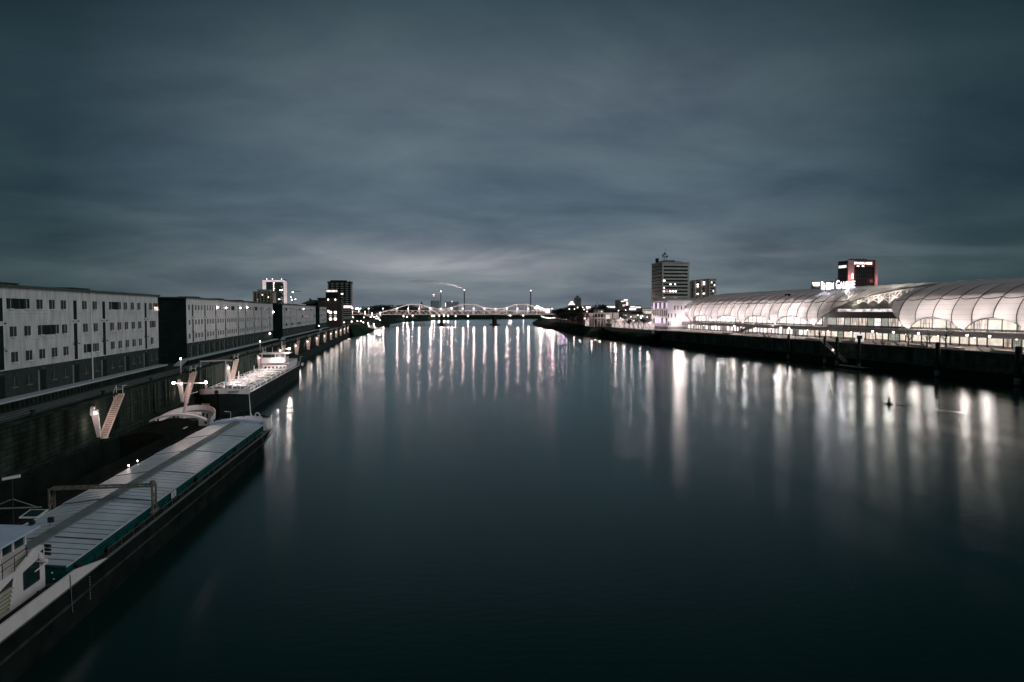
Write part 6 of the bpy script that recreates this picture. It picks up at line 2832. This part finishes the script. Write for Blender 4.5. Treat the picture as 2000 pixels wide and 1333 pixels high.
# smoke plume from the middle chimney
sm = bpy.data.materials.new('smoke')
sm.use_nodes = True
q = sm.node_tree
q.nodes.clear()
oo = N(q, 'ShaderNodeOutputMaterial')
vv = N(q, 'ShaderNodeVolumePrincipled')
vv.inputs['Color'].default_value = (.9, .85, .88, 1)
vv.inputs['Density'].default_value = .022
q.links.new(vv.outputs[0], oo.inputs[1])
b = MB()
pl = []
for px, py, r in ((906.5, 566.5, 1.6), (900, 562.5, 4), (885, 557.5, 7), (868, 554, 10), (848, 551, 13), (826, 549, 13), (806, 549.5, 9), (795, 550, 2)):
    x, z = ony(px, py, 2602)
    pl.append((x, z, r))
rings = []
for x, z, r in pl:
    rings.append([(x + .3 * r * math.cos(a), 2602 + r * math.cos(a), z + r * .55 * math.sin(a)) for a in [2 * math.pi * k / 12 for k in range(12)]])
b.loft(rings)
b.f = [tuple(reversed(f)) for f in b.f]
tag(b.build('smoke_plume', sm), 'thin smoke plume drifting left from the middle chimney', 'smoke', kind='stuff')

xs_c, zs_c = ony(907, 567.5, 2590)
plight(None, (xs_c + 2, 2594, zs_c + 3), 800000, (1, .82, .82), 2.0, 'plume_spot', 50, (-1, .08, .16))  # added spot with no lamp of its own, brightens the smoke plume
# ------------------------------------------------------------------ trees far away
rr = random.Random(9)
K = 0
grpL = 'dark trees on the left bank behind the bridge ramp'
cnt = 0
specs = []
for px, py, Y in ((703, 604, 1200), (714, 601, 1200), (727, 596.5, 1220), (737, 594.5, 1220), (748, 593.5, 1230), (757, 595, 1220), (766, 599.5, 1220), (779, 597, 1400), (790, 594, 1400), (800, 596, 1450), (812, 598, 1500), (828, 600, 1500)):
    specs.append((px, py, Y))
for i, (px, py, Y) in enumerate(specs):
    x, z = ony(px, py, Y)
    h = z - 9.5
    tree('dark round tree left of and behind the bridge arches, %s from the left' % ORD[i + 1], x, Y, 9.5, h, h * 1.5 + 7, i, grpL)
# low growth on the near slope
for i, (px, py, Y) in enumerate(((694, 622, 850), (703, 624, 900), (714, 624, 960), (722, 628, 930), (731, 626, 960), (743, 625, 1000), (684, 621, 760), (676, 622, 700))):
    x, z = ony(px, py, Y)
    h = max(4.5, z - 7.5)
    tree('low bushy tree on the slope at the left quay end, %s from the left' % ORD[sorted([694, 703, 714, 722, 731, 743, 684, 676]).index(px) + 1], x, Y, 7.5, h, h * 1.5, i + 1, 'bushy trees at the left quay end')
# right bank masses
g3 = []
for px, py in ((1088, 603), (1096, 601), (1103, 599.5), (1109, 597.5), (1116, 596.5), (1125, 598), (1134, 597), (1142, 598.5), (1158, 599), (1166, 596), (1173, 592.5), (1179, 595.5), (1186, 602), (1196, 604), (1206, 604), (1216, 606), (1228, 607), (1240, 607), (1250, 606)):
    g3.append((px, py, 820 - (px - 1088) * .9))
for px, py in ((1094, 612), (1102, 610), (1111, 609), (1120, 608), (1129, 609), (1138, 610), (1147, 612), (1156, 611)):
    g3.append((px, py, 740 - (px - 1088) * .9))
g3.sort()
for i, (px, py, Y) in enumerate(g3):
    x, z = ony(px, py, Y)
    h = z - 9
    tree('dark tree on the right bank between bridge end and office tower, %s from the left' % ORD[i + 1], x, Y, 9, h, h * .8 + 5, i + 2, 'dark trees on the right bank')
ft = [(1190, 622, 540), (1201, 621, 535), (1219, 622, 528), (1229, 620, 522), (1238, 622, 518), (1247, 619.5, 512), (1257, 621, 508), (1267, 620, 503), (1118, 619, 660), (1129, 620, 650), (1137, 620, 640)]
ft.sort()
for i, (px, py, Y) in enumerate(ft):
    x, z = ony(px, py, Y)
    h = max(4.5, z - 9)
    tree('small tree on the right promenade among the lit stalls, %s from the left' % ORD[i + 1], x, Y, 9, h, h * .9, i + 1, 'small trees among the stalls', sparse[i % 2] if i % 3 else None)
# far wooded shore seen under and over the bridge
b = MB()
rr = random.Random(12)
for k in range(9000):
    px = rr.uniform(752, 1110)
    u = rr.random()
    Y = 2000 + 350 * rr.random() + (px - 752) * .3
    top = 609.5 + 3.0 * math.sin(px * .045) + 1.6 * math.sin(px * .13 + 1)
    py = top + (621 - top) * u + rr.gauss(0, .6)
    x, z = ony(px, py, Y)
    z = max(z, 9.5)
    s = rr.uniform(1.6, 3.6)
    u_ = Vector((rr.gauss(0, 1), rr.gauss(0, 1), rr.gauss(0, 1))).normalized()
    v_ = u_.orthogonal().normalized()
    c = Vector((x, Y, z))
    b.face([c - u_ * s, c - v_ * s * .7, c + u_ * s, c + v_ * s * .7])
tag(b.build('far_woodland', LEAF), 'distant dark wooded shore behind the bridge', 'woodland', kind='stuff')
# rosy lit tree under the bridge end
x, z = ony(1089, 612, 905)
q = crown_mesh(99, 420, .10, 5)
me = bpy.data.meshes.new('crown')
me.from_pydata(q.v, [], q.f)
me.materials.append(mat('leaf_red', (.12, .05, .06), .8, .3, .5))
t = tree('tree lit rosy pink beside the right end of the bridge', x, 905, 9, z - 6, 12, 3, None, me)
plight(t, (-6, -9, 5), 5000, (1, .30, .50), .4)
plight(t, (0, -9, 7), 3000, (1, .30, .50), .4)
# soft pink haze lamp cluster by the right arch
x, z = ony(1052, 602, BY - 5)
fl = thing('floodlight', 'cluster of glaring lamps behind the right arch of the bridge', 'floodlight', (x, BY - 5, 18))
b = MB()
for dx_, dz_, s in ((-5, 0, 1.2), (0, .8, 1.9), (4.5, -.3, 1.3), (-2.5, 3, .9), (9, -2.5, .9)):
    b.lathe([(.3 * s, z - 18 + dz_ - s), (s, z - 18 + dz_ - s * .4), (s, z - 18 + dz_ + s * .4), (.3 * s, z - 18 + dz_ + s)], dx_, 0, 8)
b.build('lanterns', LAMPM, fl)
b = MB()
for dx_ in (-5, 0, 4.5):
    b.tube((dx_, .5, 0), (dx_, .5, z - 18), .15, n=5)
b.build('pole', STEEL, fl)
# lit panel right of the arches
x0, z0_ = ony(1066, 607, BY - 2)
x1, z1_ = ony(1074, 604, BY - 2)
tg = thing('tram_shelter', 'small bright shelter on the right end of the bridge', 'shelter', (x0, BY - 2, 18))
b = MB()
b.box(0, x1 - x0, 0, 3, 1.5, z1_ - 18 + .5)
b.build('lit_panel', LBW, tg)
b = MB()
b.box(-.3, x1 - x0 + .3, -.3, 3.3, z1_ - 17.5, z1_ - 17.1)
b.build('roof', STEEL, tg)
b = MB()
b.box(0, .3, 0, .3, 0, 1.5)
b.box(x1 - x0 - .3, x1 - x0, 0, .3, 0, 1.5)
b.build('post', STEEL, tg)
